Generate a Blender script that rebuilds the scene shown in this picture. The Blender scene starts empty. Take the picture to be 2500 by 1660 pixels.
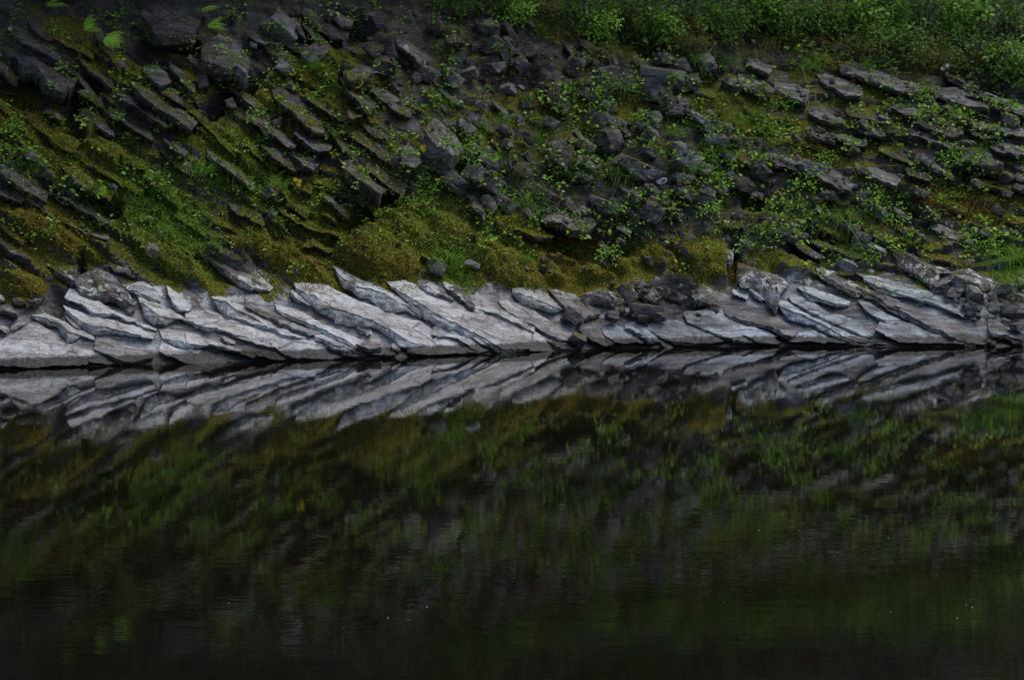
import bpy, bmesh, math, random
import numpy as np
from mathutils import Vector, Matrix, noise as mnoise
from mathutils.bvhtree import BVHTree

R = math.radians
rng = np.random.default_rng(7)
random.seed(7)
S = bpy.context.scene
COL = S.collection

# ------------------------------------------------------------------ camera
F, CX, CY, CAMH, PITCH = 5188.0, 1250.0, 830.0, 2.5, R(5.28)
cam = bpy.data.cameras.new('camera')
cam.sensor_width = 36.0
cam.lens = F / 2500.0 * 36.0
cam.clip_start = 0.2
cam.clip_end = 2000
cam_ob = bpy.data.objects.new('camera', cam)
cam_ob.location = (0, 0, CAMH)
cam_ob.rotation_euler = (R(90) - PITCH, 0, 0)
COL.objects.link(cam_ob)
S.camera = cam_ob

# ------------------------------------------------------------------ light
SUN_EL, SUN_AZ = 68.0, 75.0        # elevation; compass-like angle measured from +Y towards +X
world = bpy.data.worlds.new('World')
S.world = world
world.use_nodes = True
wn = world.node_tree.nodes
wl = world.node_tree.links
bg = wn['Background']
sky = wn.new('ShaderNodeTexSky')
sky.sky_type = 'NISHITA'
sky.sun_disc = False
sky.sun_elevation = R(SUN_EL)
sky.sun_rotation = R(SUN_AZ)
sky.air_density = 1.0
sky.dust_density = 3.0
sky.ozone_density = 1.5
wl.new(sky.outputs[0], bg.inputs[0])
bg.inputs[1].default_value = 0.10
sun = bpy.data.lights.new('sun', 'SUN')
sun.energy = 1.2
sun.angle = R(40)
sun.color = (1.0, 0.96, 0.9)
sun_ob = bpy.data.objects.new('sun', sun)
COL.objects.link(sun_ob)
_a, _e = R(SUN_AZ), R(SUN_EL)
_to = Vector((math.sin(_a) * math.cos(_e), math.cos(_a) * math.cos(_e), math.sin(_e)))
sun_ob.rotation_euler = (-_to).to_track_quat('-Z', 'Y').to_euler()
S.view_settings.view_transform = 'Standard'
S.view_settings.look = 'None'
S.view_settings.gamma = 1.0
S.view_settings.use_curve_mapping = False
S.view_settings.exposure = 0.85
S.render.engine = 'CYCLES'
S.cycles.use_denoising = True
S.cycles.use_adaptive_sampling = True
S.cycles.adaptive_threshold = 0.02
S.cycles.max_bounces = 4
S.cycles.diffuse_bounces = 2
S.cycles.glossy_bounces = 2
S.cycles.transparent_max_bounces = 6
S.cycles.caustics_reflective = False
S.cycles.caustics_refractive = False

# ------------------------------------------------------------------ geometry of the place
cp, sp = math.cos(PITCH), math.sin(PITCH)

def rays(u, v):
    u = np.asarray(u, float); v = np.asarray(v, float)
    a = (u - CX) / F; b = (CY - v) / F
    d = np.stack([a, cp + b * sp, -sp + b * cp], -1)
    return d / np.linalg.norm(d, axis=-1, keepdims=True)

def project(p):
    p = np.asarray(p, float)
    x = p[..., 0]; y = p[..., 1]; z = p[..., 2] - CAMH
    dep = y * cp - z * sp
    up = y * sp + z * cp
    dep = np.where(np.abs(dep) < 1e-3, 1e-3, dep)
    return CX + F * x / dep, CY - F * up / dep

_sh = np.array([(-500, 917), (0, 903), (300, 893), (600, 884), (900, 877), (1200, 865), (1430, 853), (1700, 848), (1900, 846), (2200, 848), (2400, 848), (2500, 846), (3000, 842)], float)
_d = rays(_sh[:, 0], _sh[:, 1])
_t = -CAMH / _d[:, 2]
SHX = _d[:, 0] * _t; SHY = _d[:, 1] * _t

def shore_y(x):
    return np.interp(x, SHX, SHY)

PD = np.array([-40, -3, -1.5, 0, 0.6, 1.25, 1.7, 2.35, 3.1, 4.0, 5.8, 9, 20, 80])
PZ = np.array([-1.4, -1.3, -0.9, 0, 0.46, 0.92, 1.42, 2.4, 3.2, 4.0, 5.7, 8.3, 14, 30])

def kx(x):
    s = np.clip((x - 0.5) / 5.0, 0, 1)
    return 1.0 + 0.22 * s * s * (3 - 2 * s)

def surf(x, y):
    d = (y - shore_y(x)) / kx(x)
    return np.interp(d, PD, PZ)

def base(u, v, e=0.0):
    """point seen at photo pixel (u, v), lying e metres in front of the bank's mean surface"""
    d = rays(u, v)
    lo = np.full(d.shape[:-1], 17.0); hi = np.full(d.shape[:-1], 60.0)
    for _ in range(34):
        m = (lo + hi) / 2
        p = d * m[..., None]
        f = p[..., 2] + CAMH - surf(p[..., 0], p[..., 1])
        hi = np.where(f < 0, m, hi); lo = np.where(f < 0, lo, m)
    t = (lo + hi) / 2 - e
    p = d * np.asarray(t)[..., None]
    p[..., 2] += CAMH
    return p

PXM = 25.0 / F          # metres per photo pixel on the bank, roughly

def theta(u, v):
    return np.interp(u, [0, 600, 1000, 1300, 1700, 2000, 2500], [36, 34, 33, 31, 27, 24, 20])

# value noise in numpy (smooth, tileless)
_perm = rng.permutation(4096)
_val = rng.random(4096)
def vnoise(p):
    p = np.asarray(p, float)
    i = np.floor(p).astype(int); f = p - i
    f = f * f * (3 - 2 * f)
    out = 0
    for dx in (0, 1):
        for dy in (0, 1):
            for dz in (0, 1):
                h = _perm[(_perm[(_perm[(i[..., 0] + dx) & 4095] + i[..., 1] + dy) & 4095] + i[..., 2] + dz) & 4095]
                w = (f[..., 0] if dx else 1 - f[..., 0]) * (f[..., 1] if dy else 1 - f[..., 1]) * (f[..., 2] if dz else 1 - f[..., 2])
                out = out + w * _val[h]
    return out * 2 - 1

def fbm(p, o=4, g=0.5, l=2.1):
    p = np.asarray(p, float); a = 1.0; s = 0; n = 0
    for k in range(o):
        s = s + a * vnoise(p + 17.3 * k); n += a
        a *= g; p = p * l
    return s / n

# ------------------------------------------------------------------ moss map in photo pixels: cx, cy, rx, ry, tilt, amount, hue(0 brown .. 1 green)
MOSS = [
 (150, 350, 240, 60, 34, .55, .15), (330, 400, 110, 50, 30, .35, .45), (90, 300, 150, 30, 34, .4, .1), (360, 520, 170, 85, 38, .7, .75), (120, 570, 150, 60, 25, .5, .1),
 (60, 700, 70, 50, 20, .5, .1), (420, 640, 130, 45, 28, .6, .3), (640, 440, 180, 70, 36, .5, .5), (560, 360, 120, 50, 30, .4, .4), (760, 480, 90, 60, 30, .5, .35),
 (700, 620, 170, 45, 28, .6, .15), (900, 610, 125, 75, 28, .9, .12), (960, 560, 130, 60, 20, .6, .4), (1100, 560, 110, 70, 30, .6, .4), (1110, 640, 60, 50, 30, .7, .95),
 (1240, 640, 110, 60, 30, .7, .2), (1270, 560, 90, 35, 15, .6, .25), (1420, 640, 150, 70, 0, .75, .12), (1610, 625, 70, 40, 20, .5, .15), (1735, 640, 70, 50, 20, .5, .15),
 (1560, 700, 120, 20, 10, .2, .2), (1900, 650, 70, 35, 20, .4, .3), (2050, 570, 80, 60, 20, .2, .5), (2250, 620, 160, 40, 22, .25, .2), (2400, 500, 140, 40, 5, .4, .05),
 (800, 190, 90, 70, 20, .5, .4), (830, 240, 80, 60, 40, .4, .35), (700, 270, 140, 30, 33, .35, .3), (1230, 330, 150, 50, 10, .15, .3), (1450, 270, 160, 50, 5, .3, .3),
 (1800, 260, 120, 60, 10, .35, .35), (2130, 240, 70, 40, 20, .3, .3), (2000, 350, 120, 40, 15, .35, .1), (1990, 100, 70, 90, 0, .3, .1), (200, 110, 140, 40, 35, .2, .15),
 (320, 190, 160, 30, 32, .35, .25), (480, 210, 70, 40, 35, .3, .2), (1320, 690, 180, 25, 4, .35, .15), (2470, 640, 60, 50, 0, .5, .9),
]
_M = np.array(MOSS)
def mossmap(u, v):
    u = np.asarray(u, float); v = np.asarray(v, float)
    a = np.zeros(u.shape); hs = np.zeros(u.shape) + 0.02; ws = np.zeros(u.shape) + 0.06
    for cx, cy, rx, ry, tl, am, hu in MOSS:
        c, s = math.cos(R(tl)), math.sin(R(tl))
        du = u - cx; dv = v - cy
        q = ((du * c + dv * s) / rx) ** 2 + ((-du * s + dv * c) / ry) ** 2
        w = np.exp(-q * q * 0.7)
        a = np.maximum(a, am * w) + 0.15 * am * w
        hs += hu * w; ws += w
    b = np.interp(u, [0, 900, 1250, 2500], [.28, .28, .24, .18])
    top = np.interp(u, [0, 300, 700, 900, 1300, 1700, 1900, 2100, 2500], [705, 690, 715, 690, 705, 690, 650, 690, 700])
    top = top + 12 + 62 * fbm(np.stack([u / 60, u * 0 + 2, u * 0], -1), 3) + 20 * fbm(np.stack([u / 26, v / 26, u * 0 + 6], -1), 2)
    low = np.clip((v - top) / 30.0, 0, 1)
    b = b * np.clip((v + 20) / 260, .25, 1)
    a = np.clip(a + b, 0, 1.1) * (1 - low) - 0.5 * low
    return a, np.clip(hs / ws + .14, 0, 1)

HOLES = [  # dark recesses: cx, cy, rx, ry, tilt, depth
 (880, 530, 95, 26, -40, .5), (955, 470, 35, 25, -30, .4), (185, 235, 75, 28, -45, .45), (560, 230, 90, 24, -38, .5), (175, 320, 30, 35, 0, .4),
 (265, 500, 30, 22, 0, .35), (190, 665, 14, 50, 10, .3), (130, 735, 26, 34, 0, .22), (1450, 590, 110, 40, 0, .4), (1330, 570, 60, 25, 0, .3), (860, 200, 40, 22, 0, .4),
 (1700, 160, 60, 40, 0, .4), (1250, 190, 70, 40, 0, .3), (400, 110, 80, 40, 0, .35), (2400, 210, 80, 25, 10, .4), (1560, 90, 80, 40, 0, .4), (1980, 590, 60, 30, -20, .4), (1640, 720, 60, 40, 0, .35), (1790, 640, 16, 60, 8, .3), (300, 10, 250, 60, 5, .3), (800, 60, 100, 40, 0, .35), (2430, 430, 70, 25, 10, .4), (2240, 500, 60, 20, 20, .35), (40, 200, 100, 50, 20, .4), (1840, 480, 30, 25, 0, .4),
]
MOUNDS = [  # moss covered swells: cx, cy, rx, ry, tilt, height
 (905, 612, 118, 52, 28, .34), (965, 555, 90, 36, 22, .22), (1235, 648, 95, 40, 30, .30), (1265, 565, 75, 30, 15, .26), (1110, 560, 70, 34, 30, .2), (1610, 632, 42, 26, 15, .24), (1738, 640, 66, 40, 12, .32),
 (1385, 622, 34, 20, -10, .22), (1450, 668, 46, 18, 10, .2), (1500, 640, 40, 20, 20, .2), (1345, 668, 36, 18, 20, .2), (120, 572, 120, 34, 26, .26), (60, 700, 60, 30, 20, .25), (430, 645, 90, 26, 28, .24), (275, 385, 70, 30, 35, .24), (360, 600, 60, 24, 30, .2), (690, 630, 120, 24, 28, .22), (230, 610, 60, 26, 25, .2), (560, 625, 60, 24, 28, .22), (820, 190, 70, 40, 25, .25), (1930, 645, 60, 26, 20, .22), (1900, 560, 70, 34, 15, .2),
]
def moundmap(u, v):
    a = np.zeros(np.shape(u))
    wu = u + 10 * fbm(np.stack([u / 40, v / 40, u * 0 + 70], -1), 2); wv = v + 8 * fbm(np.stack([u / 40, v / 40, u * 0 + 80], -1), 2)
    for cx, cy, rx, ry, tl, dp in MOUNDS:
        c, s = math.cos(R(tl)), math.sin(R(tl))
        du = wu - cx; dv = wv - cy
        q = ((du * c + dv * s) / rx) ** 2 + ((-du * s + dv * c) / ry) ** 2
        a = np.maximum(a, .68 * dp * np.exp(-q ** 3))
    return a
def holemap(u, v):
    a = np.zeros(np.shape(u))
    for cx, cy, rx, ry, tl, dp in HOLES:
        c, s = math.cos(R(tl)), math.sin(R(tl))
        du = u - cx; dv = v - cy
        q = ((du * c + dv * s) / rx) ** 2 + ((-du * s + dv * c) / ry) ** 2
        a += dp * np.exp(-q * q)
    return a

# ------------------------------------------------------------------ materials
def newmat(name):
    m = bpy.data.materials.new(name); m.use_nodes = True
    nt = m.node_tree; nt.nodes.clear()
    out = nt.nodes.new('ShaderNodeOutputMaterial')
    return m, nt, out

class NG:
    def __init__(s, nt): s.nt = nt
    def n(s, t, **kw):
        nd = s.nt.nodes.new(t)
        for k, val in kw.items():
            setattr(nd, k, val)
        return nd
    def link(s, a, b): s.nt.links.new(a, b)
    def put(s, sock, val):
        if isinstance(val, bpy.types.NodeSocket): s.link(val, sock)
        else: sock.default_value = val
    def math(s, op, a, b=0.0, c=None, clamp=False):
        nd = s.n('ShaderNodeMath', operation=op, use_clamp=clamp)
        s.put(nd.inputs[0], a); s.put(nd.inputs[1], b)
        if c is not None: s.put(nd.inputs[2], c)
        return nd.outputs[0]
    def noise(s, vec, scale, detail=4, rough=0.55, lac=2.0, dist=0.0):
        nd = s.n('ShaderNodeTexNoise')
        if vec is not None: s.link(vec, nd.inputs['Vector'])
        nd.inputs['Scale'].default_value = scale; nd.inputs['Detail'].default_value = detail
        nd.inputs['Roughness'].default_value = rough; nd.inputs['Lacunarity'].default_value = lac
        nd.inputs['Distortion'].default_value = dist
        return nd.outputs['Fac']
    def mix(s, f, a, b, mode='MIX'):
        nd = s.n('ShaderNodeMix', data_type='RGBA', blend_type=mode)
        s.put(nd.inputs['Factor'], f); s.put(nd.inputs['A'], a); s.put(nd.inputs['B'], b)
        return nd.outputs['Result']
    def sstep(s, x, a, b):
        nd = s.n('ShaderNodeMapRange', interpolation_type='SMOOTHSTEP')
        s.put(nd.inputs['Value'], x); nd.inputs['From Min'].default_value = a; nd.inputs['From Max'].default_value = b
        return nd.outputs['Result']
    def attr(s, name, typ='GEOMETRY'):
        nd = s.n('ShaderNodeAttribute', attribute_name=name, attribute_type=typ); return nd
    def ramp(s, f, stops):
        nd = s.n('ShaderNodeValToRGB')
        el = nd.color_ramp.elements
        while len(el) < len(stops): el.new(0.5)
        for e_, (p, c) in zip(el, stops):
            e_.position = p; e_.color = (*c, 1)
        s.put(nd.inputs[0], f)
        return nd.outputs[0]

def rgb(*c): return (*c, 1.0)

def rock_material(name, tone=None, moss=None, hue=None):
    m, nt, out = newmat(name); g = NG(nt)
    geo = g.n('ShaderNodeNewGeometry'); P = geo.outputs['Position']
    sx = g.n('ShaderNodeSeparateXYZ'); g.link(P, sx.inputs[0])
    sn = g.n('ShaderNodeSeparateXYZ'); g.link(geo.outputs['Normal'], sn.inputs[0])
    T = g.attr('tone').outputs['Fac'] if tone is None else tone
    MO = g.attr('moss').outputs['Fac'] if moss is None else moss
    HU = g.attr('mhue').outputs['Fac'] if hue is None else hue
    # streaky coordinates that run along the columns
    mp = g.n('ShaderNodeMapping'); g.link(P, mp.inputs[0])
    mp.inputs['Rotation'].default_value = (0, R(32), 0); mp.inputs['Scale'].default_value = (0.32, 0.8, 1.0)
    A = mp.outputs[0]
    n1 = g.noise(A, 3.0, 3, .6); n2 = g.noise(P, 11.0, 4, .62); n3 = g.noise(P, 55.0, 2, .6); n4 = g.noise(A, 9.0, 4, .65, dist=.6)
    mp2 = g.n('ShaderNodeMapping'); g.link(P, mp2.inputs[0])
    mp2.inputs['Rotation'].default_value = (0, R(30), 0); mp2.inputs['Scale'].default_value = (0.10, 0.5, 1.0)
    n5 = g.noise(mp2.outputs[0], 15.0, 3, .6)
    t = g.math('ADD', T, g.math('MULTIPLY', g.math('SUBTRACT', n1, .5), .8))
    t = g.math('ADD', t, g.math('MULTIPLY', g.math('SUBTRACT', n4, .5), .95))
    t = g.math('ADD', t, g.math('MULTIPLY', g.math('SUBTRACT', n5, .5), .6))
    col = g.ramp(t, [(0.0, (.033, .030, .029)), (.25, (.072, .066, .064)), (.5, (.165, .154, .149)), (.75, (.325, .32, .32)), (1.0, (.50, .492, .49))])
    # brownish weathering and bluish water bleaching
    col = g.mix(g.math('MULTIPLY', g.sstep(n2, .47, .66), .6), col, g.mix(.55, col, rgb(.15, .12, .085)))
    col = g.mix(g.math('MULTIPLY', g.sstep(n1, .50, .66), .35), col, g.mix(1.0, col, rgb(.80, .92, 1.12), 'MULTIPLY'))
    col = g.mix(g.math('MULTIPLY', g.sstep(sx.outputs[0], .6, 2.0), g.sstep(T, .3, .6)), col, g.mix(1.0, col, rgb(.82, .92, 1.02), 'MULTIPLY'))
    st = g.math('MULTIPLY', g.sstep(g.noise(A, 6.5, 4, .7), .53, .60), .62)
    col = g.mix(st, col, g.mix(1.0, col, rgb(.42, .40, .37), 'MULTIPLY'))     # old stains
    # fine speckle
    col = g.mix(g.math('MULTIPLY', g.sstep(n3, .50, .70), .6), col, g.mix(1.0, col, rgb(.45, .44, .44), 'MULTIPLY'))
    # open joints that cut the rock into pieces
    wob = g.n('ShaderNodeMix', data_type='VECTOR'); wob.inputs['Factor'].default_value = .10
    nv = g.n('ShaderNodeTexNoise'); g.link(P, nv.inputs['Vector']); nv.inputs['Scale'].default_value = 2.5; nv.inputs['Detail'].default_value = 3
    g.link(A, wob.inputs[4]); g.link(nv.outputs['Color'], wob.inputs[5])
    vo = g.n('ShaderNodeTexVoronoi', feature='DISTANCE_TO_EDGE'); g.link(wob.outputs[1], vo.inputs['Vector']); vo.inputs['Scale'].default_value = 2.9
    jn = g.math('MULTIPLY', g.sstep(vo.outputs['Distance'], .034, .008), g.sstep(n1, .36, .48))
    # dark seam lines
    sm = g.noise(A, 5.0, 3, .5, dist=1.2)
    seam = g.math('ABSOLUTE', g.math('SUBTRACT', sm, .5))
    sf = g.math('MAXIMUM', g.math('MULTIPLY', g.sstep(seam, .016, .0), .55), g.math('MULTIPLY', jn, .8))
    col = g.mix(sf, col, g.mix(1.0, col, rgb(.35, .34, .33), 'MULTIPLY'))
    # crusty pale lichen just above flood height
    ln = g.noise(P, 7.0, 4, .65); lband = g.math('MULTIPLY', g.sstep(sx.outputs[2], .45, .8), g.sstep(sx.outputs[2], 1.5, .95))
    lm = g.math('MULTIPLY', g.sstep(g.math('ADD', ln, g.math('MULTIPLY', T, .14)), .60, .66), lband)
    lm2 = g.math('MULTIPLY', g.sstep(g.noise(P, 4.3, 4, .7), .66, .70), g.sstep(sx.outputs[2], .9, 1.6))
    lm = g.math('MAXIMUM', g.math('MULTIPLY', lm, g.sstep(sn.outputs[2], .1, .45)), g.math('MULTIPLY', lm2, g.math('MULTIPLY', g.sstep(T, .12, .5), .8)))
    col = g.mix(g.math('MULTIPLY', lm, .8), col, rgb(.46, .50, .47))
    # wet band just above the water
    wz = g.math('ADD', sx.outputs[2], g.math('MULTIPLY', g.math('SUBTRACT', n2, .5), .09))
    wet = g.sstep(wz, .135, .10)
    col = g.mix(g.math('MULTIPLY', wet, .93), col, rgb(.016, .015, .0135))
    # moss
    mn = g.noise(P, 6.0, 4, .68); mn2 = g.noise(P, 38.0, 3, .7)
    mf = g.math('ADD', MO, g.math('MULTIPLY', g.math('SUBTRACT', mn, .5), 1.5))
    mf = g.math('ADD', mf, g.math('MULTIPLY', g.math('SUBTRACT', mn2, .5), .7))
    mf = g.math('ADD', mf, g.math('MULTIPLY', g.math('SUBTRACT', sn.outputs[2], .55), .5))
    mm = g.sstep(mf, .34, .54)
    hu = g.math('ADD', HU, g.math('MULTIPLY', g.math('SUBTRACT', g.noise(P, 2.6, 4, .6), .5), 1.1))
    hu = g.math('ADD', hu, g.math('MULTIPLY', g.math('SUBTRACT', mn2, .5), .5))
    mc = g.ramp(hu, [(0.0, (.14, .095, .02)), (.2, (.15, .128, .02)), (.5, (.14, .15, .022)), (1.0, (.09, .17, .02))])
    mc = g.mix(g.sstep(g.noise(P, 45.0, 2, .7), .36, .66), g.mix(1.0, mc, rgb(.22, .22, .2), 'MULTIPLY'), mc)
    col = g.mix(mm, col, mc)
    bs = g.n('ShaderNodeBsdfPrincipled')
    g.link(col, bs.inputs['Base Color'])
    rg = g.math('SUBTRACT', .82, g.math('MULTIPLY', wet, .45))
    g.link(g.math('MULTIPLY_ADD', mm, .12, rg), bs.inputs['Roughness'])
    g.link(g.math('MULTIPLY_ADD', mm, -.2, .26), bs.inputs['Specular IOR Level'])
    hgt = g.math('ADD', g.math('MULTIPLY', n2, .05), g.math('MULTIPLY', n3, .011))
    hgt = g.math('ADD', hgt, g.math('MULTIPLY', g.math('ADD', n4, n5), .03))
    bp = g.n('ShaderNodeBump'); bp.inputs['Strength'].default_value = .8; bp.inputs['Distance'].default_value = 1.0
    g.link(hgt, bp.inputs['Height']); g.link(bp.outputs[0], bs.inputs['Normal'])
    g.link(bs.outputs[0], out.inputs[0])
    return m

def leaf_material(name, c1, c2, rough=.5, trans=.35):
    """c1..c2 : colour range, varied by the leaf's own 'lv' value and by the plant"""
    m, nt, out = newmat(name); g = NG(nt)
    lv = g.attr('lv').outputs['Fac']
    oi = g.n('ShaderNodeObjectInfo')
    f = g.math('ADD', g.math('MULTIPLY', lv, .75), g.math('MULTIPLY', oi.outputs['Random'], .35))
    col = g.ramp(f, [(0.0, c1), (1.0, c2)])
    d = g.n('ShaderNodeBsdfPrincipled'); g.link(col, d.inputs['Base Color']); d.inputs['Roughness'].default_value = rough
    d.inputs['Specular IOR Level'].default_value = .3
    tr = g.n('ShaderNodeBsdfTranslucent'); g.link(g.mix(1.0, col, rgb(1.1, 1.2, .6), 'MULTIPLY'), tr.inputs[0])
    mx = g.n('ShaderNodeMixShader'); mx.inputs[0].default_value = trans
    g.link(d.outputs[0], mx.inputs[1]); g.link(tr.outputs[0], mx.inputs[2]); g.link(mx.outputs[0], out.inputs[0])
    return m

def plain_material(name, c, rough=.8, scale=20.0, var=.4):
    m, nt, out = newmat(name); g = NG(nt)
    geo = g.n('ShaderNodeNewGeometry')
    n = g.noise(geo.outputs['Position'], scale, 5, .6)
    col = g.mix(n, rgb(*[x * (1 - var) for x in c]), rgb(*[x * (1 + var) for x in c]))
    bs = g.n('ShaderNodeBsdfPrincipled'); g.link(col, bs.inputs['Base Color']); bs.inputs['Roughness'].default_value = rough
    bs.inputs['Specular IOR Level'].default_value = .25
    g.link(bs.outputs[0], out.inputs[0]); return m

M_ROCK = rock_material('basalt_rock')
TONES = {'w': .87, 'l': .70, 'g': .46, 'm': .40, 'd': .27, 'b': .14}
M_STONE = {k: rock_material('loose_stone_' + k, tone=t, moss=(.02 if k in 'wl' else .2), hue=.35) for k, t in TONES.items()}
M_MOSS = leaf_material('moss', (.030, .020, .005), (.105, .088, .014), .9, .1)

def moss_hue_material():
    m, nt, out = newmat('moss_tufts'); g = NG(nt)
    hu = g.attr('mhue').outputs['Fac']; lv = g.attr('lv').outputs['Fac']
    mc = g.ramp(hu, [(0.0, (.30, .19, .05)), (.2, (.31, .26, .058)), (.5, (.285, .295, .056)), (1.0, (.18, .33, .05))])
    col = g.mix(lv, g.mix(1.0, mc, rgb(.6, .6, .55), 'MULTIPLY'), g.mix(1.0, mc, rgb(1.25, 1.28, 1.15), 'MULTIPLY'))
    bs = g.n('ShaderNodeBsdfDiffuse'); g.link(col, bs.inputs[0])
    g.link(bs.outputs[0], out.inputs[0]); return m
M_MOSS = moss_hue_material()
M_LEAF = leaf_material('fresh_leaf', (.06, .15, .018), (.30, .52, .06), .45, .3)
M_DARKLEAF = leaf_material('deep_leaf', (.018, .055, .012), (.16, .31, .036), .5, .3)
M_PALELEAF = leaf_material('pale_leaf', (.18, .28, .04), (.42, .48, .08), .5, .3)
M_FERN = leaf_material('fern_leaf', (.30, .60, .05), (.50, .80, .09), .5, .45)
M_GRASS = leaf_material('grass_blade', (.06, .15, .02), (.22, .40, .055), .55, .3)
M_OLIVE = leaf_material('olive_grass', (.08, .09, .016), (.26, .26, .055), .6, .3)
M_DRY = leaf_material('dry_grass', (.10, .055, .014), (.30, .17, .045), .7, .25)
M_BLUELEAF = leaf_material('bluish_leaf', (.05, .10, .05), (.16, .26, .13), .5, .25)
M_STEM = plain_material('plant_stem', (.05, .06, .02))
M_BARK = plain_material('bark', (.055, .042, .032), .9, 12)
M_YELLOW = plain_material('yellow_petal', (.75, .55, .02), .6, 30, .15)
M_WHITE = plain_material('white_petal', (.75, .76, .72), .6, 30, .1)
M_RED = plain_material('red_leaf', (.42, .06, .05), .6, 30, .3)
M_STICK = plain_material('bleached_wood', (.42, .37, .31), .8, 30, .3)
M_TWIG = plain_material('dead_twig', (.20, .17, .13), .9, 30, .3)
M_SPECK = plain_material('floating_fluff', (.6, .6, .58), .8, 30, .2)

def water_material():
    m, nt, out = newmat('river_water'); g = NG(nt)
    geo = g.n('ShaderNodeNewGeometry'); P = geo.outputs['Position']
    mp = g.n('ShaderNodeMapping'); g.link(P, mp.inputs[0]); mp.inputs['Scale'].default_value = (.45, 1.0, 1.0)
    a = g.noise(mp.outputs[0], 1.1, 2, .5); b = g.noise(mp.outputs[0], 6.5, 3, .5); c = g.noise(mp.outputs[0], 19.0, 2, .5)
    cal = g.noise(P, .22, 2, .5)
    h = g.math('ADD', g.math('MULTIPLY', a, .0008), g.math('MULTIPLY', b, .00042))
    h = g.math('ADD', h, g.math('MULTIPLY', c, .00020))
    h = g.math('MULTIPLY', h, g.math('MULTIPLY_ADD', g.sstep(cal, .35, .7), .9, .45))
    sy = g.n('ShaderNodeSeparateXYZ'); g.link(P, sy.inputs[0])
    h = g.math('MULTIPLY', h, g.math('MULTIPLY_ADD', g.sstep(sy.outputs[1], 17.0, 10.0), 1.6, .8))     # the breeze reaches the open side
    bp = g.n('ShaderNodeBump'); bp.inputs['Strength'].default_value = 1.0; bp.inputs['Distance'].default_value = 1.0
    g.link(h, bp.inputs['Height'])
    gl = g.n('ShaderNodeBsdfGlossy'); gl.inputs['Roughness'].default_value = .024; gl.inputs[0].default_value = rgb(1, 1, 1)
    g.link(bp.outputs[0], gl.inputs['Normal'])
    tr = g.n('ShaderNodeBsdfTransparent'); tr.inputs[0].default_value = rgb(.19, .175, .13)
    fr = g.n('ShaderNodeFresnel'); fr.inputs[0].default_value = 1.48; g.link(bp.outputs[0], fr.inputs['Normal'])
    df = g.n('ShaderNodeBsdfDiffuse'); df.inputs[0].default_value = rgb(.003, .003, .002)
    ad = g.n('ShaderNodeAddShader'); g.link(tr.outputs[0], ad.inputs[0]); g.link(df.outputs[0], ad.inputs[1])   # silt in the water
    mx = g.n('ShaderNodeMixShader'); g.link(fr.outputs[0], mx.inputs[0]); g.link(ad.outputs[0], mx.inputs[1]); g.link(gl.outputs[0], mx.inputs[2])
    g.link(mx.outputs[0], out.inputs[0]); return m
M_WATER = water_material()

# ------------------------------------------------------------------ mesh helpers
def mesh_np(name, V, Fc, mat, attrs=None, sharp=None, smooth=True):
    """V (n,3), Fc (m,k) with k = 3 or 4"""
    V = np.ascontiguousarray(V, dtype=np.float32); Fc = np.ascontiguousarray(Fc, dtype=np.int32)
    me = bpy.data.meshes.new(name)
    k = Fc.shape[1]
    me.vertices.add(len(V)); me.vertices.foreach_set('co', V.ravel())
    me.loops.add(Fc.size); me.loops.foreach_set('vertex_index', Fc.ravel())
    me.polygons.add(len(Fc)); me.polygons.foreach_set('loop_start', np.arange(0, Fc.size, k, dtype=np.int32))
    me.polygons.foreach_set('loop_total', np.full(len(Fc), k, dtype=np.int32))
    me.update(calc_edges=True)
    me.polygons.foreach_set('use_smooth', np.full(len(Fc), smooth, dtype=bool))
    for an, av in (attrs or {}).items():
        at = me.attributes.new(an, 'FLOAT', 'POINT'); at.data.foreach_set('value', np.ascontiguousarray(av, dtype=np.float32))
    if sharp is not None: me.set_sharp_from_angle(angle=R(sharp))
    me.materials.append(mat)
    return me

def ob(name, me, parent=None, loc=None, rot=None, scale=None):
    o = bpy.data.objects.new(name, me); COL.objects.link(o)
    if parent is not None: o.parent = parent
    if loc is not None: o.location = loc
    if rot is not None: o.rotation_euler = rot
    if scale is not None: o.scale = scale if hasattr(scale, '__len__') else (scale,) * 3
    return o

def tag(o, label, cat, group=None):
    o['label'] = label; o['category'] = cat
    if group: o['group'] = group
    return o

def grid_faces(r, c):
    i = np.arange(r - 1)[:, None] * c + np.arange(c - 1)[None]
    i = i.ravel()
    return np.stack([i, i + 1, i + c + 1, i + c], 1)

ALLV, ALLF, NV = [], [], 0          # everything the plants can root on
def collide(V, Fc):
    global NV
    ALLV.append(np.asarray(V, float)); ALLF.append(np.asarray(Fc) + NV); NV += len(V)

# ------------------------------------------------------------------ the bank
def blocky(u, v):
    """stepped relief that follows the dip of the columns, metres"""
    th = np.radians(theta(u, v)); c, s = np.cos(th), np.sin(th)
    al = u * c + v * s; ac = -u * s + v * c
    q = np.stack([al / 130, ac / 34, np.zeros_like(al)], -1)
    w = fbm(q * 1.3 + 5, 2)
    k = ac / 30 + 1.4 * fbm(np.stack([al / 260, ac / 90, al * 0 + 3], -1), 2)
    fr = k - np.floor(k)
    cell = vnoise(np.stack([np.floor(k) * 7.3, np.floor(al / 150 + np.floor(k) * .37) * 3.1, k * 0], -1) + .5)
    lw = np.interp(u, [0, 850, 1150, 1750, 2100, 2500], [1, 1, .25, .3, .95, .95]) * np.interp(v, [60, 160, 900], [.35, 1, 1])
    rub = fbm(np.stack([u / 24, v / 18, u * 0 + 9], -1), 3)
    return lw * (.10 * (fr - .5) + .07 * cell) + .06 * w + (1.1 - lw) * .11 * rub

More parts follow.
